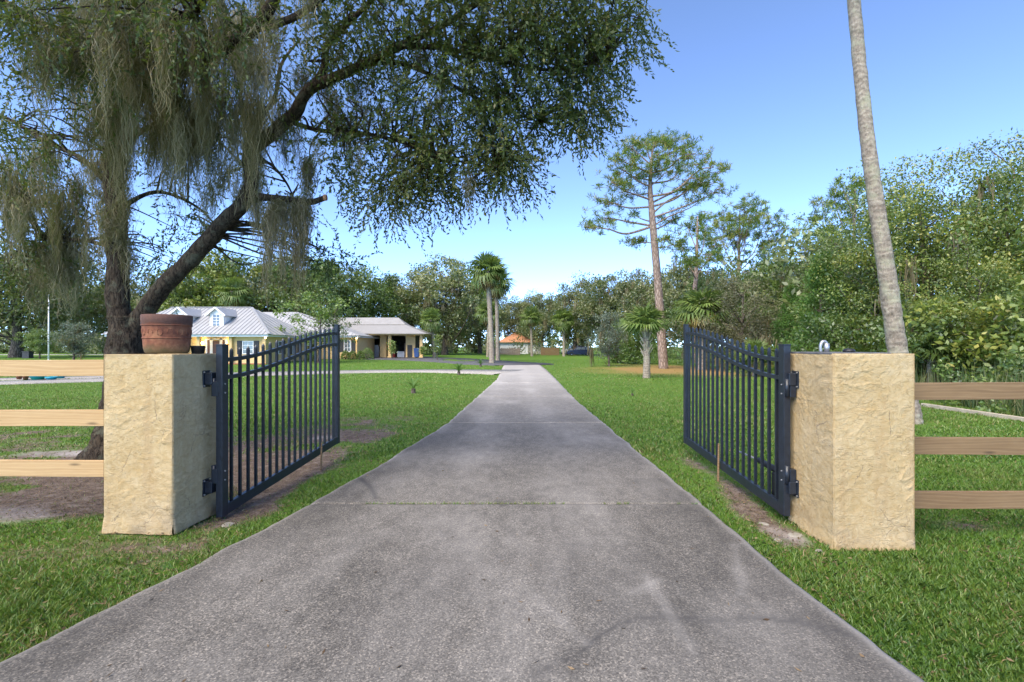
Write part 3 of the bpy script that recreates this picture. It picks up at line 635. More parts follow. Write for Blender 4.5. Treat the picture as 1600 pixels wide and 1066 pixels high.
def stake(x, y, d, ztop, label):
    mb = MB(); a = np.array([x, y, gzf(x, y) - .05]); b = np.array([x + .012, y + .01, ztop]); mb.tube([a, (a + b) / 2, b], [.014, .013, .010], 6)
    tag(mb.build('wooden_stake', M['wood_old'], None), label, 'stake')
q = P(501, 700, 6.55); stake(q[0], 6.55, 0, .32, 'thin wooden stake in the ground against the left gate leaf')
q = P(1122, 700, 6.0); stake(q[0], 6.0, 0, .42, 'thin wooden stake in the ground against the right gate leaf')

# ------------------------------------------------------------------ rail fences
def fence(label, x0, x1, y, zs, h, m, postx, bl):
    rt = thing('rail_fence', ((x0 + x1) / 2, y, gzf((x0 + x1) / 2, y)), label, 'fence')
    for i, z in enumerate(zs):
        a = x0 + (0 if x0 > 0 else .0); mb = MB(); nseg = 14; xs = np.linspace(x0, x1, nseg); V = []
        for k, xx in enumerate(xs):
            dz = .004 * math.sin(xx * 1.7 + i * 2); dy = .004 * math.sin(xx * 2.3 + i)
            V += [(xx, y + dy - .018, z + dz - h), (xx, y + dy + .018, z + dz - h), (xx, y + dy + .018, z + dz), (xx, y + dy - .018, z + dz)]
        F = [(4*k+j, 4*k+(j+1) % 4, 4*k+4+(j+1) % 4, 4*k+4+j) for k in range(nseg - 1) for j in range(4)] + [(0, 1, 2, 3), (4*nseg-1, 4*nseg-2, 4*nseg-3, 4*nseg-4)]
        mb.add(V, F); mb.build('board', m, rt, bevel=.003)
    mb = MB(); mb.box(postx - .05, postx + .05, y + .02, y + .12, gzf(postx, y) - .1, zs[0] + .06); mb.build('post', m, rt, bevel=.006)
    return rt
fence('pale new pine rail fence left of the terracotta pot pillar', -6.9, -3.575, 4.50, (1.482, 1.022, .566), .147, M['wood_new'], -6.6, 0)
fence('brown weathered pine rail fence right of the slate-capped pillar', 3.300, 6.9, 4.28, (1.288, .812, .350), .148, M['wood_old'], 6.6, 0)

# ------------------------------------------------------------------ foreground live oak
def strip_mesh(V4): return V4
def oak():
    r = np.random.default_rng(77); base = P(186, 722, 7.15); base[2] = gzf(base[0], base[1])
    rt = thing('live_oak', base, 'large live oak with leaning limb and hanging Spanish moss behind the left fence', 'tree')
    b0 = np.array(rt.location)
    limbs = []
    def limb(pts, rad, n=30, seg=14, disp=.10, f=.58):
        pts = [P(*p) for p in pts]; q, w = resample(pts, np.array(rad) * f, n); limbs.append((q, w)); return q, w, seg, disp
    mb = MB()
    def addl(*a, **k):
        q, w, seg, disp = limb(*a, **k); mb.tube(q, w, seg, disp=disp * 1.5, freq=5); return q, w
    addl([(170, 735, 7.15), (178, 712, 7.15), (188, 670, 7.15), (196, 600, 7.15), (199, 540, 7.15), (200, 495, 7.15)], [.64, .50, .41, .36, .345, .33], 44, 28, .14, .70)
    LS = addl([(192, 525, 7.15), (184, 470, 7.15), (183, 410, 7.15), (181, 340, 7.2), (178, 260, 7.2), (186, 170, 7.2), (184, 80, 7.2), (172, -20, 7.2), (180, -150, 7.2), (160, -330, 7.0)], [.24, .22, .20, .19, .18, .17, .155, .14, .11, .07], 70, 18, .12, .66)
    RS = addl([(208, 520, 7.12), (232, 478, 7.05), (262, 440, 7.0), (305, 398, 6.92), (350, 348, 6.85), (384, 312, 6.8), (394, 278, 6.78), (391, 240, 6.75), (425, 208, 6.68), (458, 180, 6.6), (484, 140, 6.55), (530, 118, 6.5), (575, 98, 6.45), (625, 72, 6.4), (700, 35, 6.2), (800, -30, 6.0)], [.24, .215, .20, .185, .178, .185, .165, .155, .15, .145, .125, .11, .10, .085, .06, .03], 96, 18, .12)
    limb_extra = [
      ([(386, 306, 6.8), (415, 309, 6.75), (455, 312, 6.7), (485, 316, 6.68), (508, 309, 6.65)], [.10, .085, .072, .070, .066], 24),
      ([(452, 190, 6.62), (500, 204, 6.6), (560, 208, 6.6), (620, 220, 6.6), (690, 246, 6.6), (770, 262, 6.5)], [.06, .05, .045, .038, .028, .012], 30),
      ([(478, 150, 6.56), (505, 110, 6.5), (512, 70, 6.4), (545, 35, 6.3), (590, -10, 6.2), (640, -80, 6.0)], [.10, .085, .075, .065, .05, .03], 30),
      ([(560, 103, 6.46), (620, 98, 6.5), (690, 125, 6.6), (760, 160, 6.7), (840, 190, 6.7)], [.07, .055, .042, .03, .012], 26),
      ([(620, 72, 6.4), (690, 75, 6.3), (780, 95, 6.2), (870, 110, 6.1), (950, 90, 6.0)], [.07, .055, .045, .03, .012], 26),
      ([(400, 235, 6.74), (405, 190, 6.9), (430, 150, 7.1), (440, 100, 7.3), (470, 60, 7.5)], [.08, .065, .05, .04, .02], 24),
      ([(184, 190, 7.2), (240, 130, 6.8), (300, 105, 6.4), (350, 75, 6.0), (395, 45, 5.7), (425, 5, 5.5), (445, -70, 5.3), (500, -180, 5.0)], [.15, .14, .13, .125, .12, .11, .09, .05], 40),
      ([(395, 45, 5.7), (440, 35, 5.6), (480, 15, 5.5), (540, -30, 5.3), (640, -90, 5.2)], [.085, .07, .06, .05, .025], 24),
      ([(182, 100, 7.2), (130, 60, 6.6), (70, 40, 6.1), (0, 0, 5.7), (-80, -30, 5.4)], [.11, .10, .085, .07, .04], 26),
      ([(180, 300, 7.2), (130, 250, 7.5), (70, 220, 7.8), (0, 180, 8.2), (-60, 170, 8.4)], [.08, .065, .055, .04, .02], 24),
      ([(180, 240, 7.2), (230, 200, 7.8), (280, 190, 8.3), (340, 220, 8.8), (380, 260, 9.0)], [.08, .065, .05, .035, .015], 24),
      ([(190, 130, 7.2), (230, 60, 6.4), (300, 20, 5.6), (340, -60, 4.9), (380, -160, 4.3)], [.12, .11, .10, .08, .05], 26),
      ([(170, 0, 7.2), (120, -60, 6.2), (60, -120, 5.2), (0, -200, 4.4)], [.12, .10, .08, .05], 22),
      ([(180, 330, 7.2), (245, 300, 7.9), (310, 325, 8.4), (350, 370, 8.7)], [.07, .05, .035, .012], 22),
      ([(182, 390, 7.2), (125, 375, 7.8), (65, 385, 8.2), (15, 420, 8.5)], [.06, .05, .035, .012], 22),
      ([(392, 262, 6.78), (420, 255, 7.6), (450, 290, 8.3), (470, 340, 8.7)], [.05, .04, .03, .01], 22),
      ([(640, -80, 6.0), (740, -90, 5.7), (860, -60, 5.5), (960, -20, 5.4)], [.05, .04, .03, .012], 22)]
    for pts, rad, n in limb_extra: addl(pts, rad, n, 10, .08)
    mb.V = [(v[0] - b0[0], v[1] - b0[1], v[2] - b0[2]) for v in mb.V]
    link('trunk', mb.mesh('trunk', True), M['oak_bark'], rt)
    e = P(509, 309, 6.65) - b0; mb = MB(); mb.tube([e - np.array([.022, 0, 0]), e + np.array([.012, 0, 0])], [.044, .040], 12); link('sawn_end', mb.mesh('sawn_end'), M['cut_wood'], rt)
    AL = np.concatenate([q for k, (q, w) in enumerate(limbs[1:]) if k != 2]); 
    # leafy clumps (pixel x, y, depth, half sizes in pixels, depth half size in metres, leaf weight)
    E = [(938,55,6.1,66,58,.7,1),(905,130,6.2,58,60,.7,1),(905,180,6.2,32,30,.4,.5),(840,60,6.0,95,70,.8,1.3),(800,140,6.2,95,75,.8,1.4),(785,208,6.3,60,54,.7,1.1),(788,262,6.4,46,34,.5,.65),
         (710,110,6.2,90,70,.8,1.2),(705,195,6.4,75,60,.8,1.1),(700,258,6.5,70,48,.7,1.0),(655,292,6.6,50,36,.5,.6),(630,160,6.5,70,60,.8,.8),(615,240,6.6,65,50,.8,.8),(600,305,6.7,45,40,.6,.55),
         (560,40,6.0,95,60,.9,1.1),(670,30,6.0,110,60,.9,1.4),(790,5,5.8,110,60,.9,1.4),(540,260,6.8,42,60,.6,.4),(480,90,6.4,70,60,.8,.6),(500,240,6.9,45,50,.6,.3),(560,180,6.6,50,40,.6,.4),
         (900,-10,5.7,110,55,.8,1.1),(990,20,5.9,38,42,.4,.35),
         (300,40,5.3,150,70,.9,1.7),(120,60,5.6,140,90,.9,1.8),(20,130,6,85,110,.9,1.2),(40,270,7.5,90,70,.9,1.1),(30,360,8,70,55,.8,1.0),(75,420,8.4,55,40,.7,.5),(30,450,8.5,45,35,.7,.5),
         (290,285,8.5,80,60,.8,.9),(300,365,8.6,75,45,.8,.9),(260,410,8.6,45,35,.6,.45),(330,190,7.5,80,70,.9,.9),(120,200,8.2,80,80,.9,1.0),(100,330,8.4,70,50,.8,.8),(140,430,8.5,45,40,.6,.4),
         (430,150,7,60,60,.8,.4),(240,200,8.4,70,60,.8,.7),(400,250,8.6,50,60,.8,.35),(460,330,8.6,50,40,.6,.3),(430,20,6,80,60,.8,.8),(500,395,7.4,45,18,.4,.18),(530,410,7.4,40,16,.3,.12),(455,400,7.4,35,30,.4,.14),
         (200,20,5,160,80,.8,1.6),(60,10,5,140,80,.8,1.4)]
    EX = [(300,-120,5.2,260,90,1.2,2.0),(30,-120,5.2,220,90,1.2,1.6),(560,-110,5.4,220,80,1.1,1.8),(800,-110,5.4,200,70,1,1.4),(400,-280,5,320,110,1.4,1.8),(120,-300,6.5,300,120,1.4,1.6),(-120,100,6.5,140,150,1.2,1.2),(650,-250,5.6,200,90,1.2,1.0)]
    Cs, Ds, Ls, Ts = [], [], [], []; tw = []; br = MB()
    for big, lst in ((0, E), (1, EX)):
        for (px, py, d, rx, ry, rd, wgt) in lst:
            c = P(px, py, d); sx, sz = rx * d / FPX, ry * d / FPX
            nt = int(192 * wgt * (.28 if big else 1) * (.78 if px < 470 else 1))
            v = unit(r.normal(size=(nt, 3))) * (r.random(nt) ** .45)[:, None]; O = c + v * np.array([sx, rd, sz])
            clump = fbm(O[:, 0] * 3.0 + 9, O[:, 2] * 3.0 + O[:, 1] * 1.3, 33, 3); keep = clump > (.40 if px > 470 else .45); O = O[keep]; v = v[keep]; nt = len(O)
            if nt == 0: continue
            dirn = unit(v * .8 + r.normal(size=(nt, 3)) * .55 + np.array([.0, 0, -.40])); ln = .26 + .24 * r.random(nt)
            for j in range(min(nt, 5 + int(nt / 14))):       # branchlets from the nearest limb
                e = O[r.integers(nt)]; k = np.argmin(((AL - e) ** 2).sum(1) + 3 * np.maximum(0, AL[:, 2] - e[2]) ** 2); s = AL[k]
                if np.linalg.norm(s - e) > 1.5: continue
                m_ = (s + e) / 2 + r.normal(size=3) * .10 + np.array([0, 0, .10])
                br.tube([s - b0, m_ - b0, e - b0], [.018, .010, .004], 5, 9)
            nl = 17
            for t in np.linspace(.05, 1, nl):
                pos = O + dirn * (ln * t)[:, None] + np.array([0, 0, -.07]) * t * t
                D = unit(dirn * .9 + r.normal(size=(nt, 3)) * .6 + np.array([0, 0, -.2])); Cs.append(pos); Ds.append(D)
                Ls.append((.043 + .032 * r.random(nt)) * (1.6 if big else 1)); Ts.append(np.clip(.15 + .55 * clump[keep] + .35 * (r.random(nt) - .3) + .04, 0, .80) + (r.random(nt) < .05) * .3)
            tw.append((O, O + dirn * ln[:, None] + np.array([0, 0, -.07])))
    link('branches', br.mesh('branches', True), M['oak_bark'], rt)['kind'] = 'stuff'
    Cc = np.concatenate(Cs) - b0; D = np.concatenate(Ds); L = np.concatenate(Ls); T = np.clip(np.concatenate(Ts), 0, 1); n = len(L)
    S = unit(np.cross(D, r.normal(size=(n, 3)))); V = rhombus(Cc, D, S, L, L * .40, .2); i = np.arange(n) * 4
    me = npmesh('crown', V, np.stack([i, i + 1, i + 2, i + 3], 1)); attr(me, 'tint', np.repeat(T, 4)); link('crown', me, M['oak_leaf'], rt)['kind'] = 'stuff'
    A = np.concatenate([a for a, b in tw]) - b0; B = np.concatenate([b for a, b in tw]) - b0; n = len(A); S = unit(np.cross(B - A, r.normal(size=(n, 3)))) * .0028
    V = np.stack([A - S, A + S, B], 1).reshape(-1, 3); i = np.arange(n) * 3; link('twigs', npmesh('twigs', V, np.stack([i, i + 1, i + 2], 1)), M['oak_bark'], rt)['kind'] = 'stuff'
    # Spanish moss: bundles of curling strands (pixel x, y of the top, depth, length m, spread m, strands)
    H = []
    for _ in range(84): H.append((r.uniform(110, 400), r.uniform(-20, 190), r.uniform(5.8, 7.6), r.uniform(.5, 1.5), .07, 90))
    for _ in range(30): H.append((r.uniform(200, 330), r.uniform(120, 220), r.uniform(6.6, 7.6), r.uniform(.6, 1.3), .09, 90))
    for _ in range(26): H.append((r.uniform(155, 205), r.uniform(230, 400), r.uniform(6.95, 7.25), r.uniform(.4, .9), .06, 60))
    for _ in range(45): H.append((r.uniform(0, 480), r.uniform(-30, 90), r.uniform(5.0, 6.2), r.uniform(.4, 1.1), .065, 80))
    for _ in range(34): H.append((r.uniform(0, 150), r.uniform(200, 360), r.uniform(7, 8.4), r.uniform(.6, 1.3), .065, 80))
    for _ in range(20): H.append((r.uniform(395, 560), r.uniform(110, 220), r.uniform(6.5, 6.8), r.uniform(.3, .8), .06, 70))
    for _ in range(6): H.append((r.uniform(400, 480), r.uniform(306, 320), r.uniform(6.6, 6.75), r.uniform(.2, .7), .05, 60))
    for _ in range(26): H.append((r.uniform(300, 420), r.uniform(130, 300), r.uniform(7.0, 8.4), r.uniform(.4, .9), .07, 60))
    for _ in range(26): H.append((r.uniform(480, 760), r.uniform(40, 290), r.uniform(6.2, 6.6), r.uniform(.2, .6), .05, 45))
    for _ in range(18): H.append((r.uniform(40, 130), r.uniform(370, 440), r.uniform(8, 8.5), r.uniform(.4, .9), .10, 80))
    for px, py, d, l in ((415, 330, 6.7, 1.3), (440, 320, 6.68, 1.25), (462, 318, 6.66, 1.55), (472, 316, 6.66, 1.3), (425, 316, 6.7, .9), (478, 250, 6.6, 1.0), (398, 300, 6.75, .8)):
        H.append((px, py, d, l, .035, 110)); H.append((px + 5, py + 6, d, l * .8, .03, 70))
    Vs, Fs, Tt, off = [], [], [], 0; ns = 11
    for (px, py, d, l, sp, k) in H:
        c = P(px, py, d); k = int(k * .85); o_ = c + r.normal(size=(k, 3)) * np.array([sp, sp, sp * 1.3]); ln = l * (.25 + .75 * r.random(k)) ; ph = r.random((k, 4)) * 6.28
        t = np.linspace(0, 1, ns + 1)[None, :]; amp = .020 + .030 * r.random((k, 1))
        x = o_[:, :1] * 1 + amp * (np.sin(ph[:, :1] + t * (5 + 6 * r.random((k, 1)))) - np.sin(ph[:, :1])) - (o_[:, :1] - c[0]) * t * .8
        y = o_[:, 1:2] + amp * (np.sin(ph[:, 1:2] + t * (5 + 6 * r.random((k, 1)))) - np.sin(ph[:, 1:2])) - (o_[:, 1:2] - c[1]) * t * .8
        z = o_[:, 2:3] - ln[:, None] * t; cu = .009 + .011 * r.random((k, 1)); fr = 14 + 16 * r.random((k, 1)); x = x + cu * np.sin(ph[:, 3:4] + t * fr); y = y + cu * np.cos(ph[:, 2:3] + t * fr * 1.2); z = z + .5 * cu * np.sin(ph[:, :1] + t * fr * 1.1); a = ph[:, 2:3] + t * 3; w = (.0022 + .0030 * r.random((k, 1))) * (1.0 - .6 * t)
        Pp = np.stack([x, y, z], 2) - b0; S = np.stack([np.cos(a), np.sin(a), .5 * np.sin(a * 2 + ph[:, 3:4])], 2) * w[:, :, None]
        V = np.stack([Pp - S, Pp + S], 2).reshape(k, -1, 3); m_ = 2 * (ns + 1)
        b_ = off + np.arange(k)[:, None] * m_ + 2 * np.arange(ns)[None]; b_ = b_.ravel(); Fs.append(np.stack([b_, b_ + 1, b_ + 3, b_ + 2], 1)); Vs.append(V.reshape(-1, 3)); off += k * m_
        tb = np.clip(r.normal(.5, .2) + r.normal(0, .18, k), 0, 1); Tt.append(np.repeat(tb, m_))
    me = npmesh('spanish_moss', np.concatenate(Vs), np.concatenate(Fs)); attr(me, 'tint', np.concatenate(Tt)); link('spanish_moss', me, M['moss'], rt)['kind'] = 'stuff'
oak()

# ------------------------------------------------------------------ generic trees
def tree_meshes(seed, H, R, tr, base, nclump, per, leaf, flat=.75, moss=0, aspect=.5, spread=.2, droop=.1, shape='round', lean=.0):
    r = np.random.default_rng(seed); mb = MB(); tops = []
    pts = [(0, 0, -.2)]; x = y = 0
    for k in range(1, 6):
        x += r.normal(0, .03 * H * .3) + lean * H * .05; y += r.normal(0, .03 * H * .3); pts.append((x, y, H * .8 * k / 5))
    rad = np.linspace(1, .25, 6) * tr; rad[0] *= 1.35; mb.tube(pts, rad, 10, 20, disp=.1, freq=2)
    tp, _ = resample(pts, rad, 40); Cl = []
    zc = H * (base + 1) / 2; hz = H * (1 - base) / 2
    for i in range(nclump):
        v = r.normal(size=3); v /= np.linalg.norm(v); rr = r.random() ** .35 * (r.uniform(1.04, 1.16) if r.random() < .14 else 1)
        if shape == 'cone':
            t = r.random() ** .75; a = r.random() * 6.28; q = (1 - t) ** .8 * R * (.55 + .5 * r.random()); c = np.array([q * math.cos(a), q * math.sin(a), H * (base + (1 - base) * t)])
        else: c = np.array([v[0] * R * rr, v[1] * R * rr, zc + v[2] * hz * rr]) * 1.0; c[:2] *= 1 + .25 * r.normal()
        Cl.append(c)
    Cl = np.array(Cl)
    for i in r.permutation(nclump)[:min(nclump, 46)]:
        c = Cl[i]; dd = np.abs(tp[:, 2] - (c[2] - np.hypot(c[0], c[1]) * .75)); k = min(np.argmin(dd), 39); s = tp[k]
        m_ = s * .45 + c * .55 + np.array([0, 0, -.08 * R]) + r.normal(size=3) * .05 * R; rb = tr * (.16 + .18 * r.random())
        mb.tube([s, m_, c], [rb, rb * .6, rb * .18], 6, 9)
    n = nclump * per; sz = R * spread * (.6 + .8 * r.random(nclump)); tn = r.random(nclump)
    c = np.repeat(Cl, per, 0); s = np.repeat(sz, per)[:, None]; off = r.normal(size=(n, 3)); off = unit(off) * (r.random(n) ** .4)[:, None] * 1.25; off[:, 2] *= flat
    Cc = c + off * s; D = unit(off * .5 + r.normal(size=(n, 3)) + np.array([0, 0, -droop * 3])); S = unit(np.cross(D, r.normal(size=(n, 3)) + np.array([0, 0, .6])))
    L = leaf * (.6 + .8 * r.random(n)); V = rhombus(Cc, D, S, L, L * aspect, .15); i = np.arange(n) * 4
    cm = npmesh('crown', V, np.stack([i, i + 1, i + 2, i + 3], 1)); attr(cm, 'tint', np.repeat(np.clip(np.repeat(tn, per) * .55 + .45 * r.random(n), 0, 1), 4))
    mm = None
    if moss:
        k = moss; idx = r.integers(0, nclump, k); cb = Cl[idx] + r.normal(size=(k, 3)) * sz[idx][:, None] * .5; cb[:, 2] -= sz[idx] * .35; q = 26
        o_ = np.repeat(cb, q, 0) + r.normal(size=(k * q, 3)) * np.array([.16, .16, .22]); ln = np.repeat(.6 + 1.5 * r.random(k), q) * (.35 + .65 * r.random(k * q)); a = r.random(k * q) * 6.28
        S = np.stack([np.cos(a), np.sin(a), a * 0], 1) * (.018 + .022 * r.random(k * q))[:, None]; mid = o_ + np.stack([r.normal(0, .06, k*q), r.normal(0, .06, k*q), -ln * .5], 1); tip = mid + np.stack([r.normal(0, .06, k*q), r.normal(0, .06, k*q), -ln * .5], 1)
        V = np.stack([o_ - S, o_ + S, mid + S * .8, tip, mid - S * .8], 1).reshape(-1, 3); i = np.arange(k * q) * 5; mm = npmesh('spanish_moss', V, np.stack([i, i+1, i+2, i+3, i+4], 1))
        attr(mm, 'tint', np.repeat(np.clip(np.repeat(r.random(k), q) * .6 + .4 * r.random(k * q), 0, 1), 5))
    return mb.mesh('trunk', True), cm, mm, H
PROTO = {
 'oak_a': (tree_meshes(1, 14, 6.5, .42, .22, 120, 175, .35, .6, 90), 'leaf_oak_far'),
 'oak_b': (tree_meshes(2, 14, 6.0, .40, .18, 110, 175, .35, .65, 110), 'leaf_oak_far'),
 'oak_c': (tree_meshes(3, 13, 7.0, .45, .25, 120, 175, .35, .55, 60), 'leaf_oak_far'),
 'green_a': (tree_meshes(4, 12, 5.2, .28, .20, 120, 165, .31, .7), 'leaf_green'),
 'green_b': (tree_meshes(5, 12, 4.6, .26, .15, 110, 165, .31, .75), 'leaf_green'),
 'yellow_a': (tree_meshes(6, 10, 4.6, .20, .10, 210, 170, .125, .6, 0, .5, .17), 'leaf_yellow'),
 'yellow_b': (tree_meshes(7, 10, 4.2, .18, .05, 210, 170, .125, .6, 14, .5, .17), 'leaf_yellow'),
 'green_near': (tree_meshes(8, 10, 3.6, .18, .05, 200, 160, .12, .7, 0, .5, .17), 'leaf_green'),
 'olive': (tree_meshes(9, 6, 2.4, .12, .02, 150, 90, .13, .8, 10, .35, .18), 'leaf_olive'),
 'cedar': (tree_meshes(10, 8, 2.6, .16, .02, 210, 120, .15, .8, 0, .28, .16, .25, 'cone'), 'cedar'),
 'grey': (tree_meshes(11, 4.2, 1.7, .09, .18, 80, 80, .14, .8, 6, .4, .2), 'leaf_grey'),
 'shrub': (tree_meshes(12, 3, 1.7, .07, .0, 80, 110, .14, .8, 0, .5, .22), 'leaf_green'),
 'shrub_y': (tree_meshes(13, 3, 1.8, .07, .0, 80, 110, .14, .8, 0, .5, .22), 'leaf_yellow'),
 'myrtle': (tree_meshes(14, 4, 1.6, .05, .25, 40, 60, .13, .8, 0, .45, .17), 'leaf_green'),
}
def tree(kind, name, label, px, d, top, width=1.0, rot=0., group=None, cat='tree', mat=None, x=None):
    (tm, cm, mm, H), lm = PROTO[kind]; X_ = (px - 800) * d / FPX if x is None else x; z = gzf(X_, d)
    h = CAMH + (HOR - top) * d / FPX - z if top > 20 else top; s = h / H
    rt = thing(name, (X_, d, z), label, cat, group); rt.rotation_euler[2] = rot; rt.scale = (s * width, s * width, s)
    link('trunk', tm, M['tree_bark'], rt)
    if mat:
        cm = cm.copy(); cm.materials.clear(); lm = mat
    link('crown', cm, M[lm], rt)['kind'] = 'stuff'
    if mm: link('spanish_moss', mm, M['moss'], rt)['kind'] = 'stuff'
    return rt
T = tree
T('oak_c', 'live_oak', 'dark live oak left of the flagpole', 25, 62, 385, 1.2, .3)
T('oak_a', 'live_oak', 'live oak behind the white flagpole', 120, 85, 425, 1.1, 1.3)
T('grey', 'small_tree', 'small round tree on the lawn right of the flagpole', 115, 48, 505, 1.2, .4)
T('green_a', 'small_tree', 'low green tree just left of the flagpole', 62, 56, 515, 1.0, 2.)
T('oak_b', 'live_oak', 'mossy live oak seen past the near oak trunk', 205, 75, 440, 1.1, 2.2)
T('oak_a', 'live_oak', 'live oak rising behind the dormers', 285, 70, 420, 1.0, .9)
T('green_b', 'broadleaf_tree', 'pale green tree behind the house beside the leaning limb', 350, 68, 396, 1.2, 1.0, mat='leaf_yellow')
T('oak_c', 'live_oak', 'live oak above the right hip of the main roof', 430, 72, 402, .9, 2.1)
T('green_a', 'broadleaf_tree', 'dense green tree above the house wing', 500, 70, 405, 1.0, .2)
T('green_b', 'broadleaf_tree', 'bright green tree behind the carport roof', 565, 75, 418, 1.1, 1.7)
T('oak_b', 'live_oak', 'mossy live oak behind the right end of the carport', 640, 88, 428, .9, .5)
T('oak_b', 'live_oak', 'tall mossy live oak left of the palm group', 695, 82, 402, 1.05, 1.9)
T('oak_a', 'live_oak', 'mossy live oak directly behind the palm group', 750, 98, 440, .9, 2.8)
T('oak_c', 'live_oak', 'low live oak shading the orange-roofed house', 808, 118, 466, .8, .2)
T('oak_a', 'live_oak', 'live oak right of the orange-roofed house', 848, 112, 455, .8, 1.4)
T('oak_b', 'live_oak', 'mossy live oak behind the parked cars', 898, 96, 440, .9, 2.5)
T('oak_a', 'live_oak', 'mossy live oak between the parked cars and the tall pine', 950, 84, 424, .95, .1)
T('oak_b', 'live_oak', 'mossy live oak just behind the tall pine trunk', 1010, 72, 420, .9, 3.5)
T('oak_c', 'live_oak', 'dark oak behind the yellow-skirted palm', 1068, 62, 408, .75, 1.1)
T('green_a', 'broadleaf_tree', 'green tree left of the twin background pines', 1105, 52, 432, .8, 2.4)
T('green_b', 'broadleaf_tree', 'green tree behind the olive brush', 1185, 46, 425, .85, .6)
T('oak_b', 'live_oak', 'mossy oak behind the bright green cedar', 1245, 44, 415, .7, 1.2)
T('green_a', 'broadleaf_tree', 'green tree between the broad pine and the cedar', 1215, 40, 398, .8, .9)
T('oak_b', 'live_oak', 'mossy oak directly left of the leaning palm trunk, behind the cedars', 1290, 36, 372, .75, 2.0)
T('oak_c', 'live_oak', 'grey-green oak under the broad crowned pine', 1140, 47, 428, .8, .4)
T('shrub', 'broadleaf_tree', 'bright green young tree at the lawn edge left of the tall pine', 985, 47, 498, .9, 1.0)
T('grey', 'small_tree', 'small grey-leaved tree on the straw patch near the cars', 952, 41, 490, .85, 2.0)
T('shrub', 'shrub', 'bright green shrub beside the booted young palm', 965, 50, 512, .9, .3, cat='shrub')
T('olive', 'brush_tree', 'olive brown tangled tree right of the yellow-skirted palm', 1162, 33, 430, 1.15, .8)
T('cedar', 'red_cedar', 'bright green feathery cedar left of the leaning palm trunk', 1285, 25.5, 400, 1.0, .3)
T('cedar', 'red_cedar', 'smaller bright green cedar in front of the mossy oak', 1235, 31, 450, .9, 1.9)
T('green_near', 'broadleaf_tree', 'green tree crossed by the leaning palm trunk', 1370, 24, 300, 1.0, .5)
T('yellow_a', 'broadleaf_tree', 'yellow-green tree right of the leaning palm trunk', 1455, 21, 250, 1.0, 1.6)
T('yellow_b', 'broadleaf_tree', 'tall yellow-green tree at the right edge of the picture', 1570, 19, 215, .9, .9)
T('yellow_a', 'broadleaf_tree', 'dark limbed tree overhanging the upper right corner', 1690, 19.5, 190, 1.0, 2.7)
T('yellow_b', 'broadleaf_tree', 'low yellow-green tree above the right rail fence', 1530, 16.5, 395, 1.05, 3.1)
T('shrub_y', 'shrub', 'yellow-flecked shrub at the right edge above the fence', 1610, 14.8, 430, 1.1, .4, cat='shrub')
T('green_near', 'broadleaf_tree', 'shadowy green tree behind the right pillar palm', 1310, 30, 395, .9, 3.0)
T('shrub', 'shrub', 'dark green shrub right of the leaning palm trunk', 1470, 18, 470, 1.1, 2.2, cat='shrub')
T('shrub', 'shrub', 'dark green shrub between cedar and leaning palm', 1330, 21, 488, 1.0, 1.2, cat='shrub')
T('myrtle', 'crape_myrtle', 'small crape myrtle in front of the house wing', 523, 47, 470, .95, .7)
T('myrtle', 'crape_myrtle', 'bright green crape myrtle hiding the joint of main roof and wing', 497, 46, 458, 1.35, 2.1)
# ------------------------------------------------------------------ woodland mass behind and undergrowth
def mass(name, pts, leaf, mat, seed, aspect=.5):
    r = np.random.default_rng(seed); Cc, Tn = [], []
    for (x, y, z0, z1, rad, n) in pts:
        nn = int(n); k = max(4, nn // 60); c = np.stack([x + r.normal(0, rad, k), y + r.normal(0, rad, k), z0 + (z1 - z0) * r.random(k)], 1)
        idx = r.integers(0, k, nn); Cc.append(c[idx] + r.normal(size=(nn, 3)) * rad * .24); Tn.append(np.clip(.5 * r.random(k)[idx] + .5 * r.random(nn), 0, 1))
    Cc = np.concatenate(Cc); n = len(Cc); Cc[:, 2] = np.maximum(Cc[:, 2], .03); D = unit(r.normal(size=(n, 3))); S = unit(np.cross(D, r.normal(size=(n, 3)))); L = leaf * (.6 + .8 * r.random(n))
    i = np.arange(n) * 4; me = npmesh(name, rhombus(Cc, D, S, L, L * aspect, .15), np.stack([i, i+1, i+2, i+3], 1)); attr(me, 'tint', np.repeat(np.concatenate(Tn), 4))
    o = link(name, me, M[mat]); o['kind'] = 'stuff'; return o
W = []
for x in np.arange(-120, 20, 5): W.append((x + rn.normal(0, 2), 100 + 12 * rn.random(), 0, 9 + 3 * rn.random() - 3.5 * math.exp(-((x - 2) / 8) ** 2), 2.4, 620))
for x in np.arange(-110, 16, 4): W.append((x + rn.normal(0, 2), 92 + 6 * rn.random() + (30 if -14 < x < 12 else 0), 0, 4, 1.8, 420))
for y in np.arange(30, 96, 4): W.append((21 + .12 * (y - 30) + rn.normal(0, 1.5), y, 0, 9.5, 2.2, 700)); W.append((27 + rn.normal(0, 1.5), y, 0, 11, 2.4, 500))
mass('woodland', W, .42, 'leaf_oak_far', 101)
W = []
for x in np.arange(-190, 45, 4): W.append((x + rn.normal(0, 2), 140 + 10 * rn.random(), 0, 9, 2.6, 420))
for x in np.arange(-120, -6, 3): W.append((x, 104 + 4 * rn.random(), 0, 5, 1.8, 380))
mass('woodland', W, .8, 'leaf_oak_far', 105)
W = []
for y in np.arange(13, 32, 2.0): W.append((17.5 + .18 * (y - 13) + rn.normal(0, .6), y + 2.5, 0, 6.0, 1.3, 1300))
for y in np.arange(11, 34, 3.0): W.append((23 + rn.normal(0, .6), y + 4, 0, 8.5, 1.8, 1100))
mass('woodland', W, .2, 'leaf_green', 102)
W = []
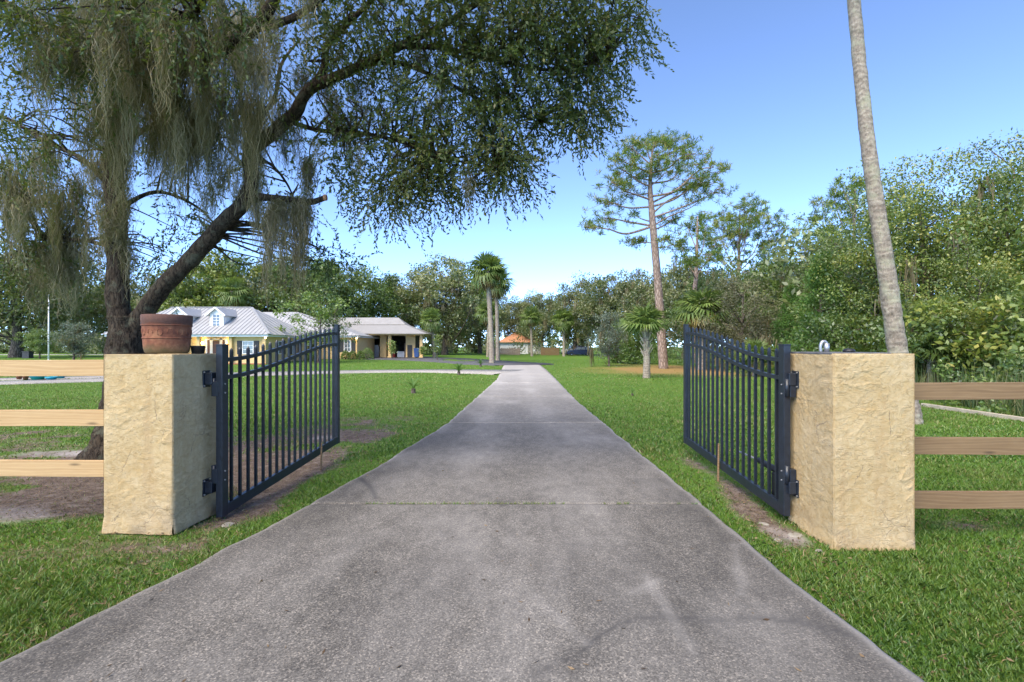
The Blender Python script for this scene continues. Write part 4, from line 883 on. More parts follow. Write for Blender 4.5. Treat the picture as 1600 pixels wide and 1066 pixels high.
for y in np.arange(11.5, 34, .9): W.append((np.interp(y, [11, 14, 22, 34], [12.6, 13.6, 15.2, 14.6]) + rn.normal(0, .5), y, 0, 1.1 + .5 * rn.random(), .55, 520))
for y in np.arange(34, 80, 1.6): W.append((15.0 + rn.normal(0, .6), y, 0, 1.5, .8, 420))
mass('undergrowth', W, .11, 'leaf_green', 103)
W = []
for x in np.arange(-70, 14, 2.5):
    if x < -26: W.append((x, 90 + rn.normal(0, 2), 0, 1.2, .8, 160))
for x in np.arange(-75, 20, 2.2):
    W.append((x, 106 + (22 if -9 < x < 20 else 0) + rn.normal(0, 2), 0, 5.0, 1.3, 520))
mass('undergrowth', W, .42, 'leaf_green', 104)
def tall_weeds():
    r = np.random.default_rng(55); n = 2600; y = 11.0 + 12 * r.random(n); x = np.interp(y, [11, 14, 23], [11.7, 12.4, 14.4]) + r.random(n) ** 1.5 * 2.0; z = gz(x, y); h = .35 + .95 * r.random(n) ** 2
    a = r.random(n) * 6.28; S = np.stack([np.cos(a), np.sin(a), a*0], 1) * .009; b = np.stack([x, y, z], 1); t = b + np.stack([r.normal(0, .12, n), r.normal(0, .12, n), h], 1); m_ = (b + t) / 2 + np.stack([r.normal(0, .03, n), r.normal(0, .03, n), .03 + 0*h], 1)
    V = np.stack([b - S, b + S, m_ + S, t, m_ - S], 1).reshape(-1, 3); i = np.arange(n) * 5; me = npmesh('tall_weeds', V, np.stack([i, i+1, i+2, i+3, i+4], 1)); attr(me, 'tint', np.repeat(r.random(n), 5))
    o = link('tall_weeds', me, M['weed']); o['kind'] = 'stuff'
tall_weeds()

# ------------------------------------------------------------------ pines
def pine(label, base, trunk, tr, branches, seed, tuft=.36, dens=1.0):
    r = np.random.default_rng(seed); rt = thing('pine_tree', base, label, 'tree'); b0 = np.array(base); mb = MB()
    tp, tw = resample([np.array(p) - b0 for p in trunk], tr, 60); mb.tube(tp, tw, 14, disp=.06, freq=2); link('trunk', mb.mesh('trunk', True), M['pine_bark'], rt)
    br = MB(); Cc, Cn = [], []
    for (t0, end, rb, nt, spr) in branches:
        s = tp[int(np.clip(t0, 0, 1) * 59)]; e = np.array(end) - b0; L = np.linalg.norm(e - s)
        m1 = s + (e - s) * .4 + np.array([0, 0, -.04 * L]) + r.normal(size=3) * .03 * L; m2 = s + (e - s) * .75 + r.normal(size=3) * .04 * L; br.tube([s, m1, m2, e], [rb, rb * .75, rb * .5, rb * .2], 7, 16)
        for j in range(int(nt * dens)):
            f = .50 + .52 * r.random() ** .6; q = s + (e - s) * f; o_ = r.normal(size=3) * spr * np.array([1, 1, .45]); c = q + o_ + np.array([0, 0, .12 * spr]); Cc.append(c)
            if j % 2 == 0: br.tube([q, (q + c) / 2 + np.array([0, 0, -.05]), c], [rb * .25, rb * .16, .012], 4, 5)
    link('branches', br.mesh('branches', True), M['pine_bark'], rt)['kind'] = 'stuff'
    Cc = np.array(Cc); k = 26; n = len(Cc) * k; c = np.repeat(Cc, k, 0) + r.normal(size=(n, 3)) * .06; D = unit(r.normal(size=(n, 3)) + np.array([0, 0, .5])); S = unit(np.cross(D, r.normal(size=(n, 3))))
    L = tuft * (.6 + .6 * r.random(n)); i = np.arange(n) * 4; me = npmesh('crown', rhombus(c, D, S, L, L * .13, .05), np.stack([i, i+1, i+2, i+3], 1)); attr(me, 'tint', np.repeat(np.clip(np.repeat(r.random(len(Cc)), k) * .7 + .3 * r.random(n), 0, 1), 4))
    link('crown', me, M['needle'], rt)['kind'] = 'stuff'
d = 37.; rp = np.random.default_rng(4)
bp = [(.50, 915, 355, .10, 26, .55), (.50, 945, 340, .09, 24, .6), (.52, 985, 330, .06, 6, .4), (.58, 935, 318, .08, 26, .6), (.62, 955, 285, .08, 34, .65), (.66, 970, 300, .06, 20, .6), (.68, 965, 262, .08, 32, .65),
      (.72, 985, 275, .06, 22, .6), (.76, 965, 245, .07, 28, .6), (.80, 985, 228, .07, 34, .65), (.84, 1008, 222, .06, 34, .65), (.90, 1030, 216, .05, 34, .6), (.86, 1050, 222, .06, 36, .65), (.82, 1070, 228, .07, 34, .65), (.76, 1085, 240, .08, 34, .65),
      (.70, 1092, 255, .08, 30, .65), (.64, 1115, 262, .09, 26, .6), (.60, 1128, 268, .08, 22, .5), (.58, 1110, 285, .09, 34, .65), (.54, 1128, 292, .08, 24, .55), (.55, 1085, 285, .08, 24, .6), (.50, 1095, 312, .07, 12, .45), (.49, 1052, 342, .07, 22, .5), (.68, 1050, 265, .05, 18, .55), (.44, 985, 378, .05, 26, .5), (.45, 1045, 375, .05, 18, .5), (.62, 1020, 270, .05, 14, .5), (.72, 1030, 250, .05, 20, .6), (.41, 1062, 382, .04, 14, .45)]
pine('tall pine with a flat spreading crown and bare trunk at the lawn edge', (P(1037, 576, 37)[0], 37, gzf(11.4, 37)), [(P(1037, 576, 37)[0], 37, -.2), P(1032, 500, 37), P(1026, 420, 37), P(1020, 350, 37), P(1016, 295, 37.1), P(1018, 250, 37), P(1022, 222, 37)], [.36, .31, .28, .25, .17, .09, .03],
     [(t, P(x, y, d + rp.normal(0, 1.6)), rb, n, s) for (t, x, y, rb, n, s) in bp], 21, .36, 1.05)
def bgpine(label, px, d, base_y, ytop, bl, seed, dens=1.):
    X_ = (px - 800) * d / FPX; r = np.random.default_rng(seed); tr = [(X_, d, -.2), P(px - 1, (HOR + ytop) / 2 + 30, d), P(px + 2, (HOR + ytop) / 2 - 10, d), P(px + 4, ytop + 8, d)]
    pine(label, (X_, d, gzf(X_, d)), tr, [.30, .24, .20, .05], [(t, P(x, y, d + r.normal(0, 1.8)), .07, n, s) for (t, x, y, n, s) in bl], seed, .5, dens)
bgpine('broad crowned pine behind the cedar, right of the tall pine', 1152, 56, 0, 322, [(.62, 1105, 372, 22, .8), (.66, 1120, 345, 26, .8), (.72, 1130, 330, 26, .8), (.80, 1165, 318, 26, .8), (.78, 1185, 325, 26, .8), (.70, 1205, 338, 26, .8), (.66, 1222, 352, 22, .8), (.60, 1245, 362, 18, .7), (.56, 1235, 385, 16, .7), (.55, 1110, 395, 20, .8), (.6, 1165, 360, 20, .8), (.55, 1195, 385, 18, .7), (.74, 1150, 342, 20, .8), (.68, 1140, 365, 18, .8), (.64, 1215, 372, 18, .8), (.76, 1175, 338, 20, .8)], 31, 1.5)
bgpine('thin pine partly hidden behind the tall pine crown', 1086, 50, 0, 330, [(.8, 1070, 345, 16, .6), (.85, 1095, 335, 16, .6), (.75, 1105, 352, 14, .6), (.66, 1065, 385, 16, .6), (.62, 1110, 398, 18, .7), (.6, 1075, 405, 16, .7), (.7, 1120, 375, 14, .6)], 32, 1.4)
bgpine('open crowned pine left of the leaning palm trunk', 1332, 46, 0, 282, [(.62, 1265, 342, 20, .6), (.66, 1285, 318, 20, .6), (.72, 1300, 300, 20, .6), (.80, 1315, 288, 20, .6), (.85, 1345, 282, 20, .6), (.70, 1330, 320, 18, .6), (.58, 1280, 365, 18, .6), (.55, 1300, 380, 18, .6), (.6, 1360, 330, 18, .6), (.52, 1262, 378, 14, .6)], 33, 1.4)

# ------------------------------------------------------------------ palms
def frond_mesh(seed, n=21, pet=.5, L=.78, droop=.5, w=.085):
    r = np.random.default_rng(seed); V, F, T_ = [], [], []
    def q(vs): b = len(V); V.extend(vs); F.append(tuple(range(b, b + len(vs))))
    q([(0, -.02, 0), (pet, -.012, .0), (pet, .012, .0), (0, .02, 0)]); q([(0, 0, -.02), (pet, 0, -.012), (pet, 0, .012), (0, 0, .02)])
    for k in range(n):
        a = math.radians(-125 + 250 * k / (n - 1)) + r.normal(0, .04); l = L * (.75 + .25 * math.cos(a / 1.6)) * (.9 + .2 * r.random()); c, s = math.cos(a), math.sin(a)
        px, py = -s * w / 2, c * w / 2; lift = .10 * abs(math.sin(a)) * l
        p0 = (pet + .05 * c, .05 * s, 0); m1 = (pet + c * l * .55, s * l * .55, lift - .06 * l * droop); e = (pet + c * l * .9, s * l * .9, lift - .42 * l * droop - .1 * r.random() * l)
        q([p0, (m1[0] - px, m1[1] - py, m1[2]), (m1[0], m1[1], m1[2] - .02), (m1[0] + px, m1[1] + py, m1[2])]); q([(m1[0] - px, m1[1] - py, m1[2]), e, (m1[0] + px, m1[1] + py, m1[2])])
    me = bpy.data.meshes.new('frond'); me.from_pydata(V, [], F); me.update(); attr(me, 'tint', np.clip(r.normal(.5, .22, len(V)), 0, 1)); return me
FR = [frond_mesh(1, droop=.35), frond_mesh(2, droop=.8), frond_mesh(3, droop=1.2)]
def matcopy(me, m): c = me.copy(); c.materials.clear(); c.materials.append(M[m]); return c
FL = [matcopy(f, 'frond') for f in FR]; FY = matcopy(FR[1], 'frond_yellow'); FD = matcopy(frond_mesh(4, 11, .6, .6, 1.6, .07), 'frond_dead')
def palm(name, label, base, pts, rad, R, nf, ndead=0, nyel=0, seed=0, boots=0, emin=-35, skirt_emin=-80, cat='palm tree', squash=1.):
    r = np.random.default_rng(seed); rt = thing(name, base, label, cat); b0 = np.array(base); pts = [np.array(p) - b0 for p in pts]; mb = MB()
    tp, tw = resample(pts, rad, max(10, int(np.linalg.norm(pts[-1] - pts[0]) / .12)))
    tw = tw * (1 + .035 * np.sin(np.arange(len(tw)) * 2.1)); mb.tube(tp, tw, 16, disp=.07, freq=5); link('trunk', mb.mesh('trunk', True), M['palm_bark'], rt)
    top = tp[-1]
    if boots:
        for k in range(boots):
            a = k * 2.4; f = 1 - .42 * k / boots; c = tp[min(len(tp) - 1, int(f * (len(tp) - 1)))]; rr = tw[0] * 1.0; dx = np.array([math.cos(a), math.sin(a), 0]); sd = np.array([-dx[1], dx[0], 0])
            mb = MB(); mb.obox(c + dx * (rr + .05), dx + np.array([0, 0, 1.6]), sd, np.cross(dx + np.array([0, 0, 1.6]), sd), .16, .035, .015); link('boot', mb.mesh('boot'), M['timber'], rt)
    for k in range(nf + nyel + ndead):
        live = k < nf; t = k / max(1, nf - 1); a = k * 2.39996 + r.normal(0, .15)
        el = 85 - (85 - emin) * t ** .8 if live else (r.uniform(emin - 20, emin + 5) if k < nf + nyel else r.uniform(skirt_emin, emin - 15))
        me = FL[0 if t < .3 else (1 if t < .7 else 2)] if live else (FY if k < nf + nyel else FD)
        o = bpy.data.objects.new('frond' if live else ('yellowing_frond' if k < nf + nyel else 'dead_frond'), me); C.objects.link(o); o.parent = rt
        s = R / 1.25 * r.uniform(.85, 1.12) * (1 if live else .85); o.location = top + np.array([0, 0, r.uniform(-.12, .05) * R]); o.scale = (s, s, s)
        o.rotation_euler = (Matrix.Rotation(a, 3, 'Z') @ Matrix.Rotation(-math.radians(el), 3, 'Y') @ Matrix.Rotation(r.normal(0, .25), 3, 'X')).to_euler()
    return rt
def pxpalm(label, px, d, ytop_trunk, R, rad, nf, nd, ny, seed, px_top=None, boots=0, emin=-35, name='sabal_palm'):
    X_ = (px - 800) * d / FPX; z = gzf(X_, d); top = P(px_top or px, ytop_trunk, d); b = np.array([X_, d, z])
    return palm(name, label, b, [b + np.array([0, 0, -.1]), b * .6 + top * .4 + np.array([.03, 0, 0]), top], [rad * 1.2, rad, rad * .85], R, nf, nd, ny, seed, boots, emin)
pxpalm('tallest sabal palm of the group at the end of the driveway', 769, 47, 424, 2.25, .24, 34, 12, 4, 1, 762)
pxpalm('second sabal palm of the driveway group, standing to the right', 778, 54, 440, 2.3, .21, 28, 14, 6, 2, 775, emin=-45)
pxpalm('short slim sabal palm behind the driveway palm group', 762, 70, 488, 2.2, .19, 26, 8, 4, 3, 763)
pxpalm('sabal palm beside the carport', 679, 63, 500, 1.85, .21, 32, 6, 3, 4, 673, emin=-45)
pxpalm('sabal palm in front of the orange-roofed house', 831, 84, 496, 2.3, .20, 28, 6, 2, 5, 829)
pxpalm('sabal palm beside the parked cars', 881, 84, 500, 2.5, .22, 32, 10, 3, 6, 880, emin=-50)
pxpalm('young palm with booted trunk on the right lawn', 1010, 25.7, 512, 1.5, .17, 26, 0, 0, 7, 1009, boots=26, emin=5)
pxpalm('sabal palm with yellow dead skirt above the right gate', 1097, 35, 488, 2.1, .26, 40, 18, 12, 8, 1097, emin=-20)
pxpalm('sabal palm with hanging dead fronds left of the leaning trunk', 1338, 25.5, 468, 1.3, .2, 16, 10, 0, 9, 1338)
pxpalm('sabal palm deep in the trees above the carport', 605, 78, 462, 2.2, .18, 24, 6, 2, 10, 603)
pxpalm('rounded sabal palm behind the left dormer', 292, 66, 470, 2.6, .2, 28, 6, 2, 11, 291)
pxpalm('drooping sabal palm behind the main roof', 362, 62, 455, 2.4, .2, 26, 12, 4, 12, 362, emin=-50)
pxpalm('sabal palm half hidden behind the olive brush', 1218, 36, 470, 1.9, .2, 22, 10, 2, 13, 1218)
def palmetto(label, px, d, h, R, nf, seed):
    X_ = (px - 800) * d / FPX; b = np.array([X_, d, gzf(X_, d)]); palm('saw_palmetto', label, b, [b, b + np.array([0, 0, h * .5]), b + np.array([.05, 0, h])], [.14, .13, .12], R, nf, 2, 1, seed, 0, 12, -30, 'palmetto')
palmetto('saw palmetto behind the right gate leaf', 1180, 27, .9, 1.35, 26, 21)
palmetto('saw palmetto behind the conduit pipe on the pillar', 1345, 20, .95, 1.0, 22, 22)
palmetto('saw palmetto right of the leaning palm trunk', 1455, 17, 1.35, 1.15, 22, 23)
palmetto('saw palmetto between the right gate and the pillar', 1235, 25, .3, .95, 18, 24)
b = np.array([P(1420, 655, 10.6)[0], 10.6, gzf(8.5, 10.6)]); 
palm('sabal_palm', 'leaning sabal palm trunk rising behind the right gate pillar', b, [b + np.array([.04, 0, -.1]), P(1416, 620, 10.6), P(1402, 545, 10.6), P(1386, 430, 10.55), P(1365, 290, 10.5), P(1350, 170, 10.45), P(1334, 0, 10.4), P(1322, -160, 10.35)], [.24, .205, .182, .164, .144, .13, .117, .115], 1.7, 30, 6, 2, 30)
def cycad(label, px, py, R, nf, seed, el0=75, el1=18):
    x, y = G(px, py); r = np.random.default_rng(seed); z = gzf(x, y); rt = thing('sago_palm', (x, y, z), label, 'plant'); mb = MB(); mb.tube([(0, 0, -.03), (0, 0, R * .32)], [.09 * R / .5, .07 * R / .5], 8); link('stem', mb.mesh('stem'), M['tree_bark'], rt)
    V, F = [], []; K = 12
    for i in range(K):
        t = i / (K - 1); x_ = .08 + .92 * t; z_ = .35 * t - .55 * t * t; w = .16 * math.sin(math.pi * (.12 + .86 * t))
        for s in (-1, 1): b_ = len(V); V += [(x_ - .03, 0, z_), (x_ + .03, 0, z_), (x_ + .07, s * w, z_ + .04)]; F.append((b_, b_ + 1, b_ + 2))
        b_ = len(V); V += [(x_ - .045, -.012, z_), (x_ + .045, -.010, z_ - .005), (x_ + .045, .010, z_ - .005), (x_ - .045, .012, z_)]; F.append((b_, b_+1, b_+2, b_+3))
    me = bpy.data.meshes.new('frond'); me.from_pydata(V, [], F); me.update(); attr(me, 'tint', np.full(len(V), .45))
    for k in range(nf):
        o = link('frond', me, M['cedar'], rt); o.location = (0, 0, R * .30); s = R * r.uniform(.8, 1.1); o.scale = (s, s, s); el = el0 + (el1 - el0) * (k / max(1, nf - 1))
        o.rotation_euler = (Matrix.Rotation(k * 2.4 + seed, 3, 'Z') @ Matrix.Rotation(-math.radians(el), 3, 'Y')).to_euler()
cycad('small sago palm with few arching fronds, nearest on the left lawn', 646, 613, .52, 9, 1, 60, 22)
cycad('round sago palm beside the pale side drive', 717, 585, .62, 18, 2)
cycad('tiny sago palm near the driveway palm group', 751, 573, .62, 14, 3)
cycad('tiny sprout of fronds on the right lawn near the driveway', 988, 617, .24, 6, 4, 80, 25)

# ------------------------------------------------------------------ main house
def roof_seams(mb, a, b, c, dd, n, w=.05, h=.05):
    """ribs from eave edge a-b up to ridge edge c-d (c above a)."""
    a, b, c, dd = [np.array(v, float) for v in (a, b, c, dd)]
    for t in np.linspace(0.01, .99, n): mb.bar(a + (b - a) * t + np.array([0, 0, .02]), c + (dd - c) * t + np.array([0, 0, .02]), w, h)
def window(rt, x0, x1, y, z0, z1, shutters=True, grid=(2, 3)):
    mb = MB(); f = .07
    mb.box(x0, x1, y - .06, y + .02, z0, z0 + f).box(x0, x1, y - .06, y + .02, z1 - f, z1).box(x0, x0 + f, y - .06, y + .02, z0 + f, z1 - f).box(x1 - f, x1, y - .06, y + .02, z0 + f, z1 - f)
    w = mb.build('window', M['white'], rt)
    mb = MB(); mb.box(x0 + f, x1 - f, y - .02, y - .005, z0 + f, z1 - f); mb.build('pane', M['glass'], w)
    mb = MB()
    for k in range(1, grid[0]): xx = x0 + (x1 - x0) * k / grid[0]; mb.box(xx - .02, xx + .02, y - .045, y - .022, z0 + f, z1 - f)
    for k in range(1, grid[1]): zz = z0 + (z1 - z0) * k / grid[1]; mb.box(x0 + f, x1 - f, y - .047, y - .0215, zz - .02, zz + .02)
    mb.build('muntins', M['white'], w)
    if shutters:
        for xa in (x0 - .48, x1 + .04):
            mb = MB(); mb.box(xa, xa + .44, y - .05, y + .01, z0 - .02, z1 + .02)
            for k in range(9): zz = z0 + .05 + (z1 - z0 - .1) * k / 9; mb.box(xa + .05, xa + .39, y - .065, y - .045, zz, zz + .08)
            mb.build('shutter', M['shutter'], rt)
H = thing('house', (-26, 48, 0), 'yellow house with grey metal hip roof, two dormers and a lit front porch', 'house')
EZ = 2.52
mb = MB(); mb.box(-35.3, -25.0, 45.8, 46.0, 0, EZ).box(-25.0, -21.9, 44.0, 44.2, 0, EZ).box(-25.2, -25.0, 44.0, 45.8, 0, EZ).box(-22.1, -21.9, 44.2, 52.8, 0, EZ).box(-35.5, -35.3, 44, 53, 0, EZ).box(-35.3, -22.1, 52.8, 53, 0, EZ)
mb.build('wall', M['wall'], H)
mb = MB(); mb.box(-21.9, -17.3, 55.0, 55.2, 0, EZ + .15).box(-17.5, -17.3, 55.2, 62, 0, EZ + .15); mb.build('wing_wall', M['wall'], H)
mb = MB(); mb.box(-35.9, -21.5, 43.4, 53.6, EZ - .03, EZ + .16).build('fascia', M['white'], H)
mb = MB(); mb.box(-21.49, -16.9, 54.4, 63.6, EZ + .12, EZ + .30).build('wing_fascia', M['white'], H)
e = EZ + .17; mb = MB()
A, B_, Cc_, D_ = (-36.1, 43.2, e), (-21.3, 43.2, e), (-21.3, 53.8, e), (-36.1, 53.8, e); R1, R2 = (-33.5, 48.5, 5.45), (-25.6, 48.5, 5.45)
mb.add([A, B_, Cc_, D_, R1, R2], [(0, 1, 5, 4), (1, 2, 5), (2, 3, 4, 5), (3, 0, 4), (3, 2, 1, 0)]); rf = mb.build('roof', M['roof'], H)
mb = MB()
for k in range(38):
    x = -35.9 + 14.4 * k / 37; top = R2[0]
    if x > R2[0]: t = (B_[0] - x) / (B_[0] - R2[0])
    elif x < R1[0]: t = (x - A[0]) / (R1[0] - A[0])
    else: t = 1
    mb.bar((x, 43.2, e + .02), (x, 43.2 + 5.3 * t, e + .02 + (5.45 - e) * t), .045, .05)
for k in range(12):
    y = 43.6 + 9.8 * k / 11; t = 1 - abs(y - 48.5) / 5.3; mb.bar((-21.3, y, e + .02), (-21.3 - 4.3 * t, y, e + .02 + (5.45 - e) * t), .045, .05)
mb.build('standing_seams', M['roof'], rf)['kind'] = 'stuff'
mb = MB(); mb.bar((R1[0], 48.5, 5.49), (R2[0], 48.5, 5.49), .3, .06); mb.bar((R2[0], 48.5, 5.48), (-21.3, 43.2, e + .05), .22, .06); mb.build('ridge_cap', M['roof'], rf)
mb = MB(); e2 = e + .15; A2, B2, C2, D2 = (-33, 54.2, e2), (-16.7, 54.2, e2), (-16.7, 63.8, e2), (-33, 63.8, e2); r1, r2 = (-31, 59.0, 5.75), (-25.6, 59.0, 5.75)
mb.add([A2, B2, C2, D2, r1, r2], [(0, 1, 5, 4), (1, 2, 5), (2, 3, 4, 5), (3, 0, 4), (3, 2, 1, 0)]); rf2 = mb.build('wing_roof', M['roof'], H)
mb = MB()
for k in range(26):
    x = -28 + 11.2 * k / 25; t = min(1, (B2[0] - x) / (B2[0] - r2[0])); mb.bar((x, 54.2, e2 + .02), (x, 54.2 + 4.8 * t, e2 + .02 + (5.75 - e2) * t), .045, .05)
mb.build('standing_seams', M['roof'], rf2)['kind'] = 'stuff'
for cx in (-26.85, -30.25):
    y0, zb, ze, zp = 44.8, 3.2, 4.62, 5.12; hw = .62
    mb = MB(); mb.add([(cx-hw, y0, zb), (cx+hw, y0, zb), (cx+hw, y0, ze), (cx, y0, zp), (cx-hw, y0, ze), (cx-hw, 48.2, ze), (cx+hw, 48.2, ze), (cx, 48.2, zp)],
           [(0, 1, 2, 3, 4), (1, 6, 2), (0, 4, 5)]); dm = mb.build('dormer', M['white'], H)
    mb = MB()
    for s in (-1, 1):
        a = np.array([cx + s * (hw + .28), y0 - .25, ze - .16]); b2 = np.array([cx, y0 - .25, zp + .07]); a2 = a.copy(); a2[1] = 48.3; b3 = b2.copy(); b3[1] = 48.3
        mb.add([a, b2, b3, a2, a - [0, 0, .08], b2 - [0, 0, .08], b3 - [0, 0, .08], a2 - [0, 0, .08]], [(0, 1, 2, 3), (4, 7, 6, 5), (0, 4, 5, 1), (0, 3, 7, 4)])
    mb.build('dormer_roof', M['roof'], dm)
    mb = MB()
    for s in (-1, 1): mb.bar((cx + s * (hw + .28), y0 - .27, ze - .20), (cx, y0 - .27, zp + .03), .04, .14)
    mb.build('bargeboard', M['white'], dm); 
    mb = MB(); x0, x1, z0, z1 = cx - .30, cx + .30, 3.5, 4.5; mb.box(x0, x1, y0 - .03, y0 - .01, z0, z1); w_ = mb.build('dormer_pane', M['glass'], dm)
    mb = MB(); mb.box(cx - .02, cx + .02, y0 - .05, y0 - .031, z0, z1)
    for k in range(1, 4): mb.box(x0, x1, y0 - .052, y0 - .0315, z0 + .25 * k - .02, z0 + .25 * k + .02)
    mb.box(x0 - .08, x0, y0 - .06, y0 - .005, z0 - .08, z1 + .08).box(x1, x1 + .08, y0 - .06, y0 - .005, z0 - .08, z1 + .08)
    mb.build('dormer_window_frame', M['white'], dm)
for x in (-34.2, -31.0, -27.85, -25.0, -22.0):
    mb = MB(); mb.box(x - .14, x + .14, 43.7, 43.98, .12, EZ - .03).box(x - .19, x + .19, 43.65, 44.0, 0, .12); mb.build('porch_column', M['wall'], H, bevel=.01)
mb = MB(); mb.box(-35.2, -25.3, 43.7, 45.8, -.05, .06).build('porch_floor', M['slabgrey'], H)
mb = MB(); mb.box(-28.25, -28.0, 45.70, 45.79, .06, 2.25).box(-27.75, -27.1, 45.70, 45.79, .06, 2.15).box(-26.85, -26.6, 45.70, 45.79, .06, 2.25); dr = mb.build('front_door', M['doorwood'], H)
mb = MB(); mb.box(-28.4, -28.25, 45.66, 45.79, .06, 2.35).box(-28.0, -27.75, 45.66, 45.79, .06, 2.35).box(-27.1, -26.85, 45.66, 45.79, .06, 2.35).box(-26.6, -26.45, 45.66, 45.79, .06, 2.35).box(-28.25, -26.6, 45.66, 45.79, 2.25, 2.36); mb.build('door_frame', M['white'], dr)
mb = MB(); mb.box(-27.15 - .02, -27.13, 45.62, 45.70, 1.0, 1.12); mb.build('handle', M['steel'], dr)
window(H, -24.05, -23.05, 44.0, .95, 2.12); window(H, -18.75, -17.95, 55.0, 1.05, 2.35)
for yy in (46.6, 49.6):
    mb = MB(); mb.box(-21.9, -21.84, yy - .5, yy + .5, .9, 2.15); w_ = mb.build('side_window', M['white'], H)
    mb = MB(); mb.box(-21.835, -21.82, yy - .42, yy + .42, .98, 2.07); mb.build('pane', M['glass'], w_)
    for dy in (-.76, .76): mb = MB(); mb.box(-21.9, -21.85, yy + dy - .22, yy + dy + .22, .88, 2.17); mb.build('shutter', M['shutter'], H)
for x, y in ((-28.75, 45.66), (-26.0, 45.66)):
    mb = MB(); mb.lathe([(.02, 0), (.06, .02), (.075, .2), (.03, .24)], (x, y, 1.85), 10); l = mb.build('porch_lamp', M['lamp'], H)
    mb = MB(); mb.lathe([(.09, .24), (.02, .33), (0, .33)], (x, y, 1.85), 10); mb.build('lamp_cap', M['black'], l)
    pl = bpy.data.lights.new('porch_lamp_light', 'POINT'); pl.energy = 8; pl.color = (1, .68, .3); pl.shadow_soft_size = .1; po = bpy.data.objects.new('porch_lamp_light', pl); C.objects.link(po); po.location = (x, y - .3, 1.98)
mb = MB(); mb.lathe([(.02, 0), (.07, .03), (.07, .08), (0, .1)], (-21.9, 43.75, 2.36), 10); mb.build('eave_lamp', M['lamp'], H)
mb = MB(); mb.lathe([(.02, 0), (.09, .03), (.09, .10), (0, .12)], (-17.25, 54.75, 2.48), 10); mb.build('eave_lamp', M['lamp'], H)
for k in range(9):
    mb = MB(); x = -25.6 + k * .44; mb.box(x, x + .40, 43.35, 43.5, .0, .14); mb.build('edging_brick', M['brick'], H, bevel=.01)
# carport
K = thing('carport', (-15, 62, .25), 'open carport with yellow columns and pale hip roof beside the house', 'carport')
gzc = .27; EC = 3.0
for x0, x1, y in ((-16.35, -15.55, 61.0), (-13.15, -12.0, 61.0)):
    mb = MB(); mb.box(x0, x1, y, y + .25, gzc, EC); mb.build('wall_pier', M['wall'], K)
for x in (-14.9, -11.05):
    mb = MB(); mb.box(x - .18, x + .18, 59.9, 60.26, gzc + .15, EC).box(x - .24, x + .24, 59.84, 60.32, gzc - .1, gzc + .15); mb.build('column', M['wall'], K, bevel=.01)
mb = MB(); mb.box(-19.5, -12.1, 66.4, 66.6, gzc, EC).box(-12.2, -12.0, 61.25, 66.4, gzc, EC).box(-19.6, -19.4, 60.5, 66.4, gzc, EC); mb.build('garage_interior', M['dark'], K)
mb = MB(); mb.box(-12.95, -12.35, 60.94, 60.99, gzc, gzc + 1.55); mb.build('side_door', M['shutter'], K)
mb = MB(); mb.box(-20, -10.6, 59.6, 66.6, gzc - .25, gzc - .02); mb.build('floor_slab', M['slabgrey'], K)
mb = MB(); mb.box(-20.2, -10.6, 59.3, 67.3, EC, EC + .16).build('fascia', M['wall'], K)
ec = EC + .17; mb = MB()
V = [(-22, 59.0, ec), (-10.25, 59.0, ec), (-10.25, 67.6, ec), (-22, 67.6, ec), (-23.4, 62.0, 4.35), (-13.3, 61.7, 4.35), (-13.3, 65.0, 4.35), (-23.4, 65.0, 4.35), (-23.6, 63.4, 5.35), (-14.6, 63.4, 5.35)]
mb.add(V, [(0, 1, 5, 4), (1, 2, 6, 5), (2, 3, 7, 6), (3, 0, 4, 7), (4, 5, 9, 8), (5, 6, 9), (6, 7, 8, 9), (7, 4, 8), (3, 2, 1, 0)]); rf = mb.build('roof', M['garage_roof'], K)
mb = MB(); mb.bar((-23.4, 61.98, 4.40), (-13.3, 61.68, 4.40), .14, .05); mb.build('roof_break', M['slabgrey'], rf)
for x, w_, h_, m_, lab in ((-17.6, .8, 1.5, 'steel', 'tall grey storage box in the left carport bay'), (-15.3, .5, .5, 'red', 'low red storage box behind the carport wall pier'), (-14.5, .9, .7, 'white', 'white storage box in the middle carport bay'), (-13.6, .4, 1.7, 'wood_grey', 'narrow brown crate in the middle carport bay')):
    mb = MB(); mb.box(x, x + w_, 62.2, 62.9, gzc, gzc + h_).box(x - .03, x + w_ + .03, 62.17, 62.93, gzc + h_ + .002, gzc + h_ + .05); tag(mb.build('storage_box', M[m_], None, bevel=.02), lab, 'box')
x, y = -11.75, 60.8; bn = thing('trash_bin', (x, y, gzc), 'blue wheeled trash bin standing in the right end of the carport', 'trash bin')
mb = MB(); mb.add([(x-.25,y-.25,gzc+.08),(x+.25,y-.25,gzc+.08),(x+.25,y+.25,gzc+.08),(x-.25,y+.25,gzc+.08),(x-.32,y-.33,gzc+1.1),(x+.32,y-.33,gzc+1.1),(x+.32,y+.33,gzc+1.1),(x-.32,y+.33,gzc+1.1)], [(0,3,2,1),(4,5,6,7),(0,1,5,4),(1,2,6,5),(2,3,7,6),(3,0,4,7)]); mb.build('bin_body', M['bluebin'], bn)
mb = MB(); mb.box(x-.34, x+.34, y-.36, y+.36, gzc+1.105, gzc+1.17); mb.build('lid', M['bluebin'], bn, bevel=.02)
for s in (-1, 1): mb = MB(); mb.cyl((x+s*.27, y+.28, gzc+.1), (x+s*.33, y+.28, gzc+.1), .1); mb.build('wheel', M['rubber'], bn)
